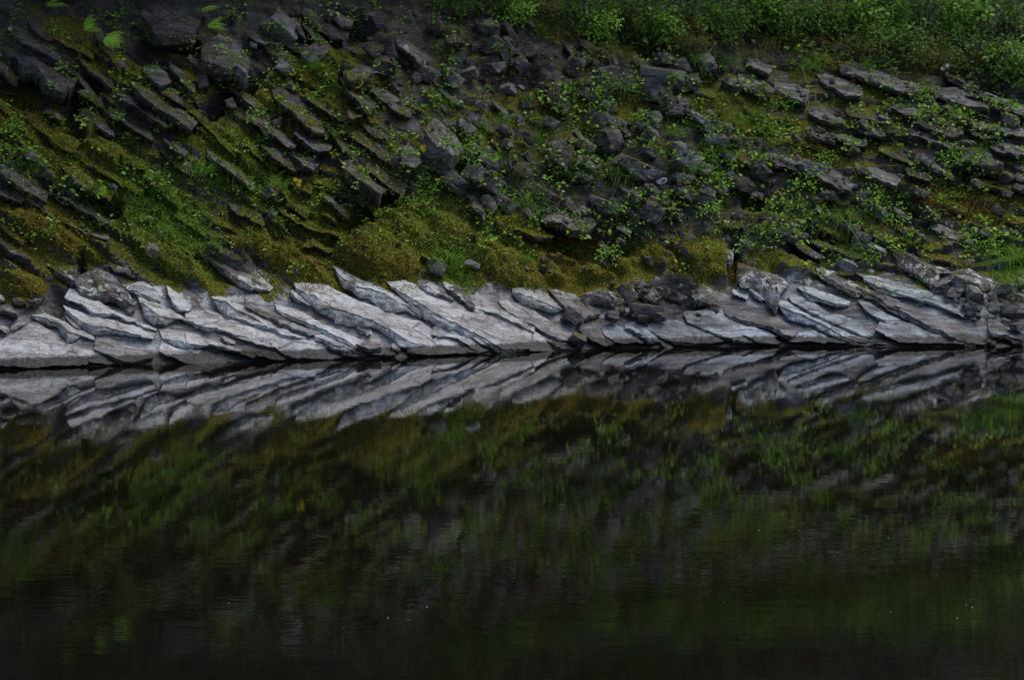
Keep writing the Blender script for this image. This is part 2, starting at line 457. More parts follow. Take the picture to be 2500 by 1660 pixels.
xs = np.concatenate([np.linspace(-90, -12, 20)[:-1], np.linspace(-12, -7.6, 45)[:-1], np.linspace(-7.6, 7.6, 440), np.linspace(7.6, 12, 45)[1:], np.linspace(12, 90, 20)[1:]])
ds = np.concatenate([[-40, -20, -10, -5], np.linspace(-3, -.3, 14), np.linspace(-.2, 7.2, 215), np.linspace(7.5, 80, 30)])
X, D = np.meshgrid(xs, ds)
Y = shore_y(X) + D * kx(X)
Z = np.interp(D, PD, PZ)
U, V_ = project(np.stack([X, Y, Z], -1))
act = np.clip((D + .3) / .5, 0, 1) * np.clip((10 - D) / 3, 0, 1) * np.clip((11 - np.abs(X)) / 2, 0, 1)
MM = np.clip(mossmap(U, V_)[0], 0, 1)
LOWZ = np.clip((V_ - 670) / 40, 0, 1)
E = -.05 - .01 * LOWZ + blocky(U, V_) * (1 - .35 * MM) * (1 - .85 * LOWZ) + .05 * fbm(np.stack([X * 3, Y * 3, Z * 3], -1), 4) - holemap(U, V_) + moundmap(U, V_)
E = E + MM * (.09 * np.abs(fbm(np.stack([X * 4, Y * 4, Z * 4 + 40], -1), 3)) + .05 * fbm(np.stack([X * 13, Y * 13, Z * 13], -1), 2))
E = E * act
far = np.clip((D - 7) / 20, 0, 1) + np.clip((np.abs(X) - 9) / 20, 0, 1)
Zf = Z + .8 * far * fbm(np.stack([X * .12, Y * .12, Z * 0], -1), 3)
BV = np.stack([X, Y - .82 * E, Zf + .57 * E], -1).reshape(-1, 3)
BF = grid_faces(len(ds), len(xs))
u_, v_ = project(BV)
mo, mh = mossmap(u_, v_)
zz = BV[:, 2] + .42 * fbm(BV * 1.7, 4) + .22 * np.clip((u_ - 1480) / 60, 0, 1) * np.clip((1760 - u_) / 40, 0, 1)
tone = np.interp(zz, [.0, .55, .95, 1.2], [.70, .62, .30, .16])
tup = np.where((u_ < 950) | (v_ < 170), .04, np.where((u_ > 1850) & (v_ > 170), .24, .15)) + .16 * fbm(BV * 3, 3)  # dark soil left and along the top, deepened in colour for the shade there
tone = np.where((zz > 1.3), tup, tone)
tone = tone * np.interp(u_, [0, 1250, 1500, 2500], [1, 1, .85, .85])
mo = np.where(BV[:, 2] < .5, -.6, mo + .10)
mo = np.where((u_ > 1250) & (v_ < 150), mo - .35, mo)  # moss cut back so the ground between the shrubs looks shaded
bank = ob('rocky_bank', mesh_np('rocky_bank', BV, BF, M_ROCK, {'tone': tone, 'moss': mo, 'mhue': mh}, sharp=50))
bank['kind'] = 'structure'
bank['label'] = 'sloping rocky river bank of tilted basalt columns, moss and soil'
inner = (D > -.4) & (D < 9) & (np.abs(X) < 10)
fi = BF[np.all(inner.reshape(-1)[BF], axis=1)]
collide(BV, fi)

# river bed and water
bx, by = np.meshgrid(np.linspace(-60, 60, 61), np.linspace(-60, 30, 61))
bz = -1.05 + .45 * np.clip((18 - by) / 12, 0, 1) + .08 * fbm(np.stack([bx * .4, by * .4, bx * 0], -1), 3)
def bed_material():
    m, nt, out = newmat('river_bed'); g = NG(nt)
    geo = g.n('ShaderNodeNewGeometry'); P = geo.outputs['Position']
    vo = g.n('ShaderNodeTexVoronoi'); g.link(P, vo.inputs['Vector']); vo.inputs['Scale'].default_value = 3.2
    n = g.noise(P, 9, 5, .6)
    c = g.mix(n, rgb(.045, .040, .026), rgb(.12, .10, .06))
    c = g.mix(.55, c, g.mix(1.0, c, vo.outputs['Color'], 'MULTIPLY'))
    bs = g.n('ShaderNodeBsdfDiffuse'); g.link(c, bs.inputs[0]); g.link(bs.outputs[0], out.inputs[0]); return m
M_BED = bed_material()
bed = ob('river_bed', mesh_np('river_bed', np.stack([bx, by, bz], -1).reshape(-1, 3), grid_faces(61, 61), M_BED)); bed['kind'] = 'structure'
bed['label'] = 'brown river bed dimly seen under dark water'
wx = np.array([[-90, -60, 0], [90, -60, 0], [90, 34, 0], [-90, 34, 0]], float)
water = ob('river_water', mesh_np('river_water', wx, np.array([[0, 1, 2, 3]]), M_WATER)); water['kind'] = 'structure'
water['label'] = 'still dark river water mirroring the bank'

# ------------------------------------------------------------------ basalt columns and slabs
VIEW = {'1': (0, 0, 3.374), '2': (600, 0, 3.374), '3': (1200, 0, 3.374), '4': (1800, 0, 3.374), '5': (0, 440, 3.267), '6': (600, 440, 3.267), '7': (1200, 440, 3.267), '8': (1800, 440, 3.267), '9': (0, 640, 5.6), 'A': (800, 640, 5.6), '0': (0, 0, 1)}
def pts(view, s):
    ox, oy, k = VIEW[view]
    a = np.array([float(q) for q in s.split()]).reshape(-1, 2)
    return a / k + np.array([ox, oy])

def resample(p, t):
    L = np.concatenate([[0], np.cumsum(np.linalg.norm(np.diff(p, axis=0), axis=1))]); L /= L[-1]
    return np.stack([np.interp(t, L, p[:, 0]), np.interp(t, L, p[:, 1])], -1)

OCC = np.zeros((260, 640), bool)      # photo / 4, which parts of the slope already carry a column
def mark(top, bot):
    for f in np.linspace(0, 1, 8):
        q = resample(top * (1 - f) + bot * f if len(top) == len(bot) else top, np.linspace(0, 1, 60))
        iu = np.clip((q[:, 0] / 4).astype(int), 0, 639); iv = np.clip((q[:, 1] / 4).astype(int), 0, 259)
        OCC[iv, iu] = True

def slab(top, bot, dk, h, tone, name='basalt_column', moss_off=0.0, seed=None):
    """a column lying in the slope: lit face between two edge lines, shaded under-face dk px deep, standing h metres proud"""
    vm = (top[:, 1].mean() + bot[:, 1].mean()) / 2
    h = h * float(np.interp(vm, [500, 640], [1.15, .44])) * (.75 if (top[:, 0].mean() > 1780 and vm < 620) else 1)
    if top[:, 0].mean() > 1780 and vm < 620 and tone < .4: tone += .13
    ang = np.radians(theta(top[:, 0].mean(), 0) + 0)
    sd = seed if seed is not None else rng.integers(1e6)
    r = np.random.default_rng(sd)
    ln = max(np.linalg.norm(np.diff(top, axis=0), axis=1).sum(), np.linalg.norm(np.diff(bot, axis=0), axis=1).sum())
    N = int(np.clip(ln / 3.4, 12, 90)); K = 9
    t = np.linspace(0, 1, N)
    T = resample(top, t); B = resample(bot, t)
    mark(T, B)
    w = np.linalg.norm(T - B, axis=1).mean()
    o1, o2 = r.random(2) * 100
    kn = max(3, int(ln / 20))
    def pl(a, kk=kn): return np.interp(t, np.sort(np.concatenate([[0, 1], r.random(kk)])), r.uniform(-a, a, kk + 2))     # broken, straight-sided wander
    jit = lambda o, a: pl(a * .62) + pl(a * .3, kn * 2)
    je = .75 if tone > .5 else 1.0
    T = T + np.stack([jit(o1, 2), jit(o1 + 9, 5 * je)], -1); B = B + np.stack([jit(o2, 2), jit(o2 + 9, 6 * je)], -1)
    ef = np.minimum(1, np.minimum(.4 + t * 4, .8 + (1 - t) * 6))      # sinks a little at both ends
    # step cracks across the column
    stp = np.zeros(N)
    for _ in range(max(1, int(ln / 55))):
        stp += (t > r.random()) * r.normal(0, .014)
    stp -= stp.mean()
    hh = h * ef * (1 + .25 * fbm(np.stack([t * ln / 40, t * 0 + o1, t * 0], -1), 2))
    if tone > .5 and vm > 600:           # the pale beds part and merge again along their length
        md = np.interp(t, np.linspace(0, 1, 6), np.concatenate([r.uniform(.25, 1.1, 1), r.uniform(.35, 1.35, 3), r.uniform(.1, .9, 1), [.12]]))
    else:
        md = np.ones(N)
    hh = hh * md
    rows_uv, rows_e = [], []
    def add(uv, e): rows_uv.append(uv); rows_e.append(e)
    nrm = (B - T) / np.maximum(np.linalg.norm(B - T, axis=1, keepdims=True), 2)
    add(T - nrm * 1.0, np.full(N, -.30))
    wob = .012 * fbm(np.stack([t * ln / 9, t * 0 + o2, t * 0 + 8], -1), 2)
    add(T, np.full(N, -.03) + stp)
    pw = r.uniform(.7, 1.15)
    for k in range(1, K + 1):
        s = k / K
        add(T * (1 - s) + B * s, -.03 + (hh + .03) * s ** pw + stp)
    dkk = dk * .9 * (1 + pl(.18)) * md
    dkk = dkk * np.minimum(1, np.minimum(.4 + t * 5, .75 + (1 - t) * 8))
    dn = np.array([-math.sin(ang) * .35, 1.0])
    for f, ee in ((.10, 1.0), (.45, .80), (.8, .42), (1.0, .05)):
        add(B + dn * (dkk * f)[:, None], hh * ee - .02 + .5 * stp + wob)
    add(B + dn * dkk[:, None], np.full(N, -.35))
    UV = np.stack(rows_uv); EE = np.stack(rows_e)
    # ends: one more station pushed back into the slope
    dirv = (UV[:, -1] - UV[:, -3]); dirv /= np.maximum(np.linalg.norm(dirv, axis=1, keepdims=True), .5)
    UV = np.concatenate([UV[:, :1] - dirv[:, None] * .5, UV, UV[:, -1:] + dirv[:, None] * 1.5, UV[:, -1:] + dirv[:, None] * 2.0], 1)
    EE = np.concatenate([np.full((len(EE), 1), -.3), EE, EE[:, -1:] * .93 - .01, np.full((len(EE), 1), -.35)], 1)
    P = base(UV[..., 0], UV[..., 1], EE)
    nz = fbm(P * 4.0 + o1, 4); nz2 = fbm(P * 16.0 + o2, 3)
    al = UV[..., 0] * math.cos(ang) + UV[..., 1] * math.sin(ang) + 8 * nz; ac = -UV[..., 0] * math.sin(ang) + UV[..., 1] * math.cos(ang) + 2.5 * nz2
    ci = np.stack([np.floor(al / 34 + np.floor(ac / 11) * .6), np.floor(ac / 11), al * 0], -1) * 5.13 + .5 + o1
    cell = vnoise(ci)
    amp = np.clip(EE + .3, 0, .3) / .3
    dis = (.013 * nz + .013 * nz2 + .032 * (.5 if tone > .5 else 1) * cell * np.clip(EE / .05, .2, 1)) * amp
    dvec = np.stack([0.15 * nz2, np.full_like(nz, -.75), np.full_like(nz, .6)], -1)
    P = P + dvec * dis[..., None]
    rr, cc = P.shape[:2]
    Vv = P.reshape(-1, 3); Fv = grid_faces(rr, cc)[:, ::-1]
    uu, vv = project(Vv)
    mo, mh = mossmap(uu, vv)
    zt = np.clip((Vv[:, 2] - .76) / .42 + .55 * fbm(Vv * 2.2 + 3, 3), 0, 1) * (tone > .4) + np.clip(1 - np.abs(uu - 1570) / 170, 0, 1) * (vv > 640) * .5
    pen = np.interp(tone, [.12, .35, .6, .8], [.22, .42, .65, .9])
    mo = mo - pen * (1 - .75 * np.clip(zt, 0, 1)) + moss_off
    tn = np.full(len(Vv), tone) + .10 * fbm(Vv * 1.5 + o1, 2) + .07 * cell.ravel() - .36 * zt
    me = mesh_np(name, Vv, Fv, M_ROCK, {'tone': tn, 'moss': mo, 'mhue': mh}, sharp=32)
    o = ob(name, me, bank)
    collide(Vv, Fv)
    return o

# view | tone | shaded px (photo px) | proud m | lit face upper edge | lit face lower edge
SL = '''
9 w 11 .20|960 345 1260 470 1560 660 1900 830 2140 900|880 480 1100 570 1300 690 1560 720 1900 850 2130 950
9 w 20 .26|860 590 1000 655 1150 700 1340 730 1700 830 1950 860 2120 960|900 640 1060 760 1230 840 1430 880 1640 920 1900 1010 2080 1060
9 w 26 .24|440 715 620 700 800 770 1050 910 1280 1000|450 745 640 760 820 850 960 950 1290 1080
9 w 4 .10|0 1080 160 960 280 880 400 820 520 850 700 960 980 1130 1260 1200 1500 1270 1650 1390|-60 1430 200 1430 400 1445 700 1405 1080 1410 1330 1380 1500 1400 1650 1402
9 l 10 .14|1310 1010 1500 1050 1700 1130 1900 1200 2090 1300|1290 1180 1450 1260 1650 1330 1800 1350 2090 1312
9 l 8 .12|150 900 220 740 330 760 400 820|160 960 250 900 330 860 400 830
5 w 16 .18|1260 1190 1500 1210 1700 1280 1900 1340 2130 1440|1290 1260 1450 1290 1620 1310 1780 1330 1950 1390 2130 1446
5 w 6 .10|1290 1285 1400 1335 1600 1350 1850 1430|1270 1370 1400 1420 1480 1460 1570 1470 1830 1450
5 w 26 .30|1090 900 1180 960 1300 1000 1420 1060 1500 1110|1110 960 1200 1030 1290 1080 1400 1110 1490 1122
5 m 26 .25|590 780 760 690 900 760 1000 860|600 850 720 880 900 900 1080 1000
5 g 14 .2|370 675 500 690 620 680|420 720 500 770 600 810
5 g 16 .2|0 470 130 540 260 620|0 520 100 570 230 640
5 g 18 .22|0 590 100 650 220 750 360 800|20 620 110 690 200 760 330 830
5 m 16 .22|100 930 200 880 290 890 340 930|110 960 200 960 290 970 330 950
5 m 10 .2|0 990 80 990 160 1050|0 1040 80 1060 140 1080
5 w 8 .12|1330 850 1420 900 1480 960 1530 1010|1340 900 1380 980 1430 1030 1500 1050
5 w 30 .28|1690 925 1800 930 1950 1010 2120 1090 2287 1190|1700 945 1800 965 1900 1040 2000 1085 2287 1260
5 w 10 .12|1480 1060 1650 1030 1800 1080 2000 1140 2150 1170 2300 1230|1480 1130 1650 1160 1850 1220 2000 1260 2300 1330
5 l 14 .15|1000 850 1110 800 1250 810 1300 900|1010 870 1100 890 1180 930 1280 960
6 w 6 .12|-100 1130 60 1150 200 1210 330 1250 560 1260 800 1410|-60 1250 100 1300 240 1330 330 1405 500 1425 800 1416
6 m 4 .16|-80 1310 100 1320 230 1330 320 1400|-80 1390 100 1415 300 1428 325 1420
6 w 20 .18|440 1200 600 1220 800 1300 950 1390|540 1240 640 1290 760 1320 880 1380 960 1405
6 w 12 .16|-100 980 0 1020 120 1090 240 1170 330 1190 440 1230|-80 1090 60 1140 200 1180 300 1230 480 1270
6 g 8 .12|0 930 200 1040 300 1080 420 1150 620 1180 700 1200|0 1000 120 1070 260 1130 400 1200 520 1240
6 w 18 .2|230 980 330 1000 450 1050 600 1140 740 1190 900 1260 1010 1320 1190 1390|250 1040 400 1090 560 1170 660 1210 730 1240 870 1310 950 1370 1090 1402
6 w 34 .32|380 790 440 760 620 820 760 900 900 960 1100 1030 1200 1080 1290 1110 1400 1130 1500 1200|400 860 560 930 700 1010 850 1070 1000 1110 1200 1220 1330 1300 1470 1330
6 l 34 .30|690 690 800 720 930 800 1060 840 1280 960 1420 1070|720 720 800 800 880 830 1070 890 1270 990 1400 1100
6 w 24 .26|1120 815 1260 795 1400 850 1560 920 1700 960 1800 1010 2000 1090 2200 1190 2300 1250|1150 840 1320 930 1460 1020 1620 1110 1800 1200 2000 1310 2060 1355 2300 1355
6 l 6 .14|1490 1180 1560 1150 1650 1180 1750 1230 1850 1290 1960 1350|1480 1240 1580 1240 1680 1260 1800 1330 1860 1370
6 w 5 .15|1480 1290 1540 1220 1600 1260 1750 1300 1850 1370|1310 1380 1450 1390 1560 1385 1850 1376
6 w 8 .18|1290 1300 1360 1310 1450 1350|1290 1370 1380 1390 1450 1388
6 m 18 .2|870 1300 980 1290 1080 1330|880 1310 980 1340 1080 1350
6 w 5 .16|1090 1360 1150 1355 1200 1390|1090 1390 1150 1400 1200 1396
6 g 10 .15|1370 780 1480 800 1600 870 1650 940|1380 850 1480 890 1560 920 1650 950
6 m 12 .2|1560 810 1680 840 1800 930 1830 980|1600 860 1700 930 1780 1000 1820 1005
6 l 10 .14|1850 900 1960 990 2060 1010 2200 1080 2300 1140|1800 1010 1950 1050 2100 1110 2300 1215
6 l 22 .28|-420 535 -250 590 -80 680 100 740 220 860|-400 560 -280 640 -100 760 50 850 180 880
7 w 4 .10|-160 960 0 1000 150 1080 300 1160 440 1260 590 1360|-160 1250 0 1345 200 1350 400 1358 590 1364
7 l 12 .16|60 960 130 950 280 1010 400 1080 480 1130 560 1160 650 1180|80 1010 200 1090 320 1150 440 1210 560 1270 650 1290
7 w 10 .14|440 1260 560 1285 640 1290 740 1340|460 1300 560 1345 650 1348 740 1347
7 l 30 .30|160 845 300 825 450 910 570 1000|170 890 300 930 450 980 560 1035
7 g 12 .18|440 860 560 880 700 930 860 1040|500 930 600 1040 720 1110 860 1055
7 g 32 .3|860 850 920 860 1060 955|720 920 880 885 1000 950 1060 975
7 m 6 .14|700 1140 860 1070 900 1180 980 1290|690 1190 800 1280 900 1318 980 1308
7 l 8 .14|880 1170 1000 1160 1080 1180 1220 1290|890 1230 980 1296 1100 1300 1220 1298
7 w 18 .18|1060 1150 1140 1130 1240 1170 1370 1285|1070 1175 1180 1220 1300 1280 1370 1294
7 l 10 .14|1240 1140 1400 1110 1560 1140 1700 1200 1870 1285|1250 1190 1350 1240 1450 1290 1870 1294
7 l 12 .18|1530 1060 1750 1010 1900 1060 2050 1130 2200 1200 2287 1250|1560 1130 1700 1190 1850 1250 2000 1290 2110 1298
7 g 20 .22|1080 800 1180 790 1280 850 1400 950|1090 870 1200 890 1270 940 1320 960
7 m 20 .25|1590 900 1680 830 1780 900 1820 980|1600 960 1700 960 1780 1000 1815 1000
8 g 58 .45|0 660 120 680 240 730 340 770 410 830|0 700 100 725 220 765 300 840 340 910
8 w 30 .26|300 950 400 960 560 1060 700 1130 900 1220 1060 1270 1280 1310|320 985 500 1065 600 1110 760 1190 900 1270 1100 1306
8 w 8 .14|0 1140 120 1160 250 1230 340 1300|0 1210 150 1285 330 1306
8 g 10 .14|-100 1010 100 1060 300 1090 500 1200|-100 1060 100 1130 280 1160 450 1260
8 w 4 .14|500 1220 600 1200 720 1240 880 1295|400 1285 560 1292 720 1296 880 1299
8 l 12 .15|410 920 520 930 640 990 740 1060 900 1100 1000 1170 1080 1230|430 960 560 1040 680 1100 860 1180 1050 1250
8 w 16 .2|480 850 600 850 720 900 900 970|520 890 640 930 760 980 890 992
8 g 16 .22|620 690 780 740 960 830 1020 870|640 720 760 790 880 860 980 885
8 g 14 .16|880 780 1000 850 1130 880 1250 940 1400 1020 1600 1100 1800 1180 1980 1280|900 830 1050 910 1200 990 1350 1080 1550 1180 1700 1240 1900 1310
8 l 14 .18|950 740 1100 770 1300 820 1500 880 1650 920 1850 1000 1950 1090|1000 780 1120 850 1300 910 1500 960 1640 1020 1900 1120
8 g 48 .42|1210 560 1300 550 1400 590 1560 680 1700 730 1780 740|1240 580 1340 582 1450 640 1560 725 1620 765
8 l 5 .14|1180 1060 1350 1130 1500 1180 1700 1220 1980 1290|1100 1200 1300 1296 1600 1300 1980 1312
8 l 10 .16|960 960 1060 980 1200 1080 1300 1110|1000 1010 1080 1080 1180 1130 1280 1142
8 g 16 .2|2000 1110 2080 1080 2150 1160 2280 1220|2000 1200 2100 1230 2200 1260 2280 1280
8 g 10 .2|1990 1262 2030 1262 2070 1285|1990 1285 2030 1292 2070 1294
8 m 20 .22|900 450 1000 470 1100 500 1200 560|910 490 1000 510 1090 550 1180 590
8 g 12 .2|290 545 360 550 440 620 540 710|300 590 380 620 440 680 520 730
8 m 20 .25|1580 770 1700 740 1850 700 1950 760 2110 810|1600 800 1720 800 1850 790 1950 810 2060 850
1 b 40 .40|130 450 300 470 420 560 560 640 640 640|150 520 300 560 420 680 520 760 600 720
1 d 14 .22|980 760 1060 780 1200 870 1330 990|990 800 1100 880 1250 990 1400 1060
1 d 22 .34|1060 660 1200 700 1350 800 1500 900 1640 990|1090 720 1200 810 1350 920 1480 1010 1580 1060
1 m 12 .22|1180 560 1270 540 1380 600 1420 650|1190 610 1280 680 1340 710 1400 690
1 d 10 .18|1310 710 1420 690 1500 800 1520 860|1320 760 1400 800 1460 850 1500 870
1 d 10 .2|1390 510 1480 560 1560 650 1620 720|1400 560 1480 650 1530 720 1570 770
1 d 44 .45|1660 380 1800 280 1950 330 2050 480|1650 480 1850 560 1950 560 2040 620
1 g 10 .2|890 880 980 900 1100 1020 1250 1090|900 960 1000 1000 1120 1090 1260 1170
1 m 10 .2|760 990 850 1010 950 1080|790 1040 860 1090 930 1112
1 m 8 .2|400 930 450 925 520 970|410 960 450 975 510 985
1 d 16 .25|490 1340 620 1370 750 1450 930 1600|540 1420 640 1500 720 1560 900 1650
1 d 12 .2|0 1340 100 1400 270 1500 400 1590|0 1420 100 1500 250 1580 380 1650
1 m 10 .18|1700 1230 1850 1310 1980 1400 2120 1540|1720 1290 1830 1370 1950 1450 2080 1570
1 d 10 .2|1330 1120 1450 1180 1550 1260|1340 1160 1430 1220 1520 1290
5 g 8 .14|1820 170 1950 200 2060 220 2120 330|1840 220 1900 290 2000 330 2100 352
5 g 10 .16|1890 300 2000 310 2100 360 2150 440|1950 370 2060 440 2140 490 2150 490
5 m 8 .14|200 130 330 170 450 250 600 340 750 420 880 460|210 170 320 225 450 305 600 385 750 455 850 475
5 m 8 .14|380 90 530 140 650 190 760 260 880 340|400 110 540 170 640 225 740 285 860 362
5 d 8 .14|-20 60 80 90 190 140|-20 110 60 130 170 175
2 d 14 .28|220 730 320 720 450 820 600 950 660 1020|230 790 330 880 480 1020 560 1090 640 1090
2 d 10 .2|490 760 560 790 700 900 820 990|500 810 570 860 680 935 800 1005
2 d 30 .4|790 560 900 530 1060 560 1200 620|800 620 880 680 960 640 1060 590
2 d 18 .3|770 640 850 690 980 770 1090 860|800 700 880 800 960 880 1010 930
2 d 14 .3|810 850 900 870 980 930|830 950 880 990 960 965
2 d 10 .2|0 930 100 960 250 1060 430 1190|0 990 100 1040 250 1130 400 1230
2 d 12 .22|390 1060 480 1080 620 1190 720 1200|400 1100 500 1180 600 1250 690 1262
2 d 10 .2|120 1180 220 1210 340 1290 430 1380|140 1230 250 1310 340 1380 420 1412
2 m 16 .28|300 1230 420 1270 530 1290 610 1340|440 1310 480 1380 540 1400 590 1370
2 d 40 .42|770 1310 870 1330 920 1390 1050 1470 1170 1552|800 1370 880 1440 960 1500 1050 1560 1120 1590
2 m 14 .28|1230 300 1330 330 1450 420 1530 480|1240 360 1330 430 1400 480 1440 530
2 d 12 .2|0 250 60 260 180 340|0 300 80 330 170 365
2 d 12 .2|350 170 420 150 480 240 500 300|370 220 420 250 450 290 490 310
4 d 14 .28|840 530 950 500 1080 540 1250 620 1500 700|850 590 1000 620 1150 680 1300 740 1480 750
4 m 10 .2|650 600 760 620 900 650 1030 720|680 660 780 720 900 780 1020 792
4 d 18 .28|300 680 450 690 590 740|310 740 450 800 560 840
4 d 12 .22|0 620 100 610 240 680|0 690 100 730 230 750
4 d 12 .25|60 480 160 490 300 560|80 540 170 580 260 610
4 d 12 .25|1620 730 1800 720 1900 770 2080 850|1640 800 1780 830 1900 880 2060 902
4 d 12 .25|2060 800 2200 820 2380 880|2100 880 2250 930 2380 962
4 g 10 .2|890 880 1000 860 1150 910 1250 970|900 940 1050 990 1150 1020 1240 1012
4 m 10 .18|930 980 1050 1000 1200 1060|960 1050 1080 1100 1220 1122
4 m 8 .18|1230 850 1350 850 1530 920|1240 880 1380 940 1500 982
4 g 14 .25|1450 1000 1600 920 1720 950 1870 1050|1460 1020 1600 1070 1780 1140 1860 1085
4 d 10 .2|1400 1060 1500 1050 1650 1110 1800 1180|1410 1110 1500 1130 1620 1180 1760 1222
4 d 12 .22|580 910 700 870 800 920 870 990|600 960 700 990 800 1020 860 1012
4 d 12 .2|560 1030 700 1060 830 1120|570 1100 680 1140 800 1185
4 d 10 .2|780 1100 920 1110 1080 1160|800 1150 920 1190 1060 1212
4 g 10 .2|210 1200 350 1220 480 1260 600 1340|230 1300 330 1360 450 1400 560 1432
4 d 14 .25|600 1340 720 1350 860 1430 980 1530|610 1420 700 1480 800 1530 930 1570
4 d 12 .25|970 1340 1080 1360 1200 1400 1350 1480|980 1400 1080 1440 1200 1490 1330 1520
4 g 8 .2|1370 1390 1480 1380 1600 1450|1400 1440 1490 1470 1590 1485
4 g 30 .35|1830 1270 1940 1230 2080 1250 2200 1320|1840 1300 1950 1350 2080 1360 2190 1372
4 d 10 .2|1930 1010 2100 1030 2362 1060|1950 1050 2100 1080 2362 1130
4 g 8 .2|1910 1070 2030 1070 2200 1110|1930 1110 2040 1140 2190 1145
4 m 12 .22|2090 1150 2200 1150 2380 1230|2100 1220 2200 1260 2380 1290
4 l 5 .14|860 1440 920 1430 980 1550|870 1480 910 1530 960 1555
7 m 22 .3|390 260 520 225 700 260 850 330|400 320 540 340 660 400 800 400
7 g 16 .25|120 360 240 340 380 390 510 440|130 400 260 420 340 450 480 455
7 m 26 .3|1530 560 1640 480 1780 520 1930 580|1550 620 1680 600 1800 640 1920 640
7 g 20 .25|1190 560 1300 545 1440 600|1195 600 1300 620 1430 640
7 m 14 .2|1200 330 1290 180 1350 230|1230 360 1310 300 1350 270
6 g 10 .2|1390 560 1480 620 1580 690|1400 600 1480 670 1560 720
6 m 10 .22|1780 130 1860 130 1930 250|1790 200 1860 260 1900 310
6 g 8 .14|440 520 540 450 640 520 720 560|450 540 540 530 620 570 660 590
6 l 8 .16|420 590 500 590 580 640 650 660|430 610 500 630 560 660 640 680
6 m 10 .18|590 80 680 120 780 210 830 270|600 130 680 180 760 260 810 300
6 d 10 .16|600 230 680 250 740 330|610 270 680 310 720 345
'''
for line in SL.strip().splitlines():
    hd, tp, bt = line.split('|')
    vw, tn, dk, hh = hd.split()
    slab(pts(vw, tp), pts(vw, bt), float(dk), float(hh), TONES[tn])

# in-between columns where the tracing left the slope bare
def fill_columns(n, box, tone_rng, len_rng, w_rng, seed):
    r = np.random.default_rng(seed); made = 0; tries = 0
    while made < n and tries < n * 40:
        tries += 1
        u = r.uniform(box[0], box[1]); v = r.uniform(box[2], box[3])
        ln = r.uniform(*len_rng); w = r.uniform(*w_rng)
        th = R(theta(u, v) + r.normal(0, 9)); c, s = math.cos(th), math.sin(th)
        t = np.linspace(0, 1, 20); pu = u + c * ln * t; pv = v + s * ln * t
        ok = True
        for off in (0, w * .5, w):
            iu = np.clip((pu / 4).astype(int), 0, 639); iv = np.clip(((pv + off) / 4).astype(int), 0, 259)
            if OCC[iv, iu].mean() > .12: ok = False; break
        if not ok: continue
        bend = r.normal(0, 1.5, 4)
        top = np.stack([u + c * ln * np.linspace(0, 1, 4), v + s * ln * np.linspace(0, 1, 4) + bend], -1)
        wv = w * np.array([.75, 1, 1, .95]) * r.uniform(.8, 1.15, 4)
        bot = top + np.stack([-s * wv * .6, c * wv], -1)
        slab(top, bot, r.uniform(4, 11), r.uniform(.03, .11), r.uniform(*tone_rng), seed=int(r.integers(1e6)), moss_off=.25)
        made += 1
    return made

nf = fill_columns(42, (-60, 900, 10, 640), (.10, .30), (60, 200), (16, 36), 1)
nf += fill_columns(30, (1750, 2520, 120, 620), (.16, .42), (40, 150), (10, 24), 2)
nf += fill_columns(30, (900, 1800, 100, 640), (.14, .40), (28, 70), (12, 26), 3)
nf += fill_columns(9, (-20, 1400, 690, 850), (.6, .85), (25, 70), (8, 16), 4)
nf += fill_columns(8, (1400, 2480, 700, 835), (.5, .75), (25, 70), (8, 15), 5)
print('fill columns', nf)

# ------------------------------------------------------------------ loose stones
def stone_mesh(name, mat, seed, elong=1.3):
    r = random.Random(seed)
    bm = bmesh.new()
    for cx_ in (-1, 1):
        for cy_ in (-1, 1):
            for cz_ in (-1, 1):
                if r.random() < .42:      # a broken corner
                    for q in range(2):
                        w_ = [1, 1, 1]; w_[r.randrange(3)] = r.uniform(.1, .5)
                        bm.verts.new((cx_ * elong * .9 * w_[0], cy_ * .9 * w_[1], cz_ * .8 * w_[2]))
                else:
                    bm.verts.new((cx_ * elong * r.uniform(.62, 1.05), cy_ * r.uniform(.6, 1.05), cz_ * .8 * r.uniform(.55, 1.1)))
    ret = bmesh.ops.convex_hull(bm, input=bm.verts)
    bmesh.ops.delete(bm, geom=[g for g in ret['geom_interior'] if isinstance(g, bmesh.types.BMVert)], context='VERTS')
    bmesh.ops.bevel(bm, geom=bm.edges[:], offset=.035, segments=1, affect='EDGES', profile=.5, clamp_overlap=True)
    bmesh.ops.triangulate(bm, faces=bm.faces[:])
    bmesh.ops.subdivide_edges(bm, edges=[e for e in bm.edges if e.calc_length() > .5], cuts=1)
    bmesh.ops.triangulate(bm, faces=bm.faces[:])
    for v in bm.verts:
        n = mnoise.fractal(v.co * 1.8 + Vector((seed, 0, 0)), 1.0, 2.0, 3)
        v.co += v.co.normalized() * n * .05
    me = bpy.data.meshes.new(name); bm.to_mesh(me); bm.free()
    for p in me.polygons: p.use_smooth = True
    me.set_sharp_from_angle(angle=R(28))
    me.materials.append(mat)
    return me
PROTO = {k: [stone_mesh('stone_' + k, M_STONE[k], 11 * i + ord(k), 1.0 + .13 * i) for i in range(7)] for k in TONES}

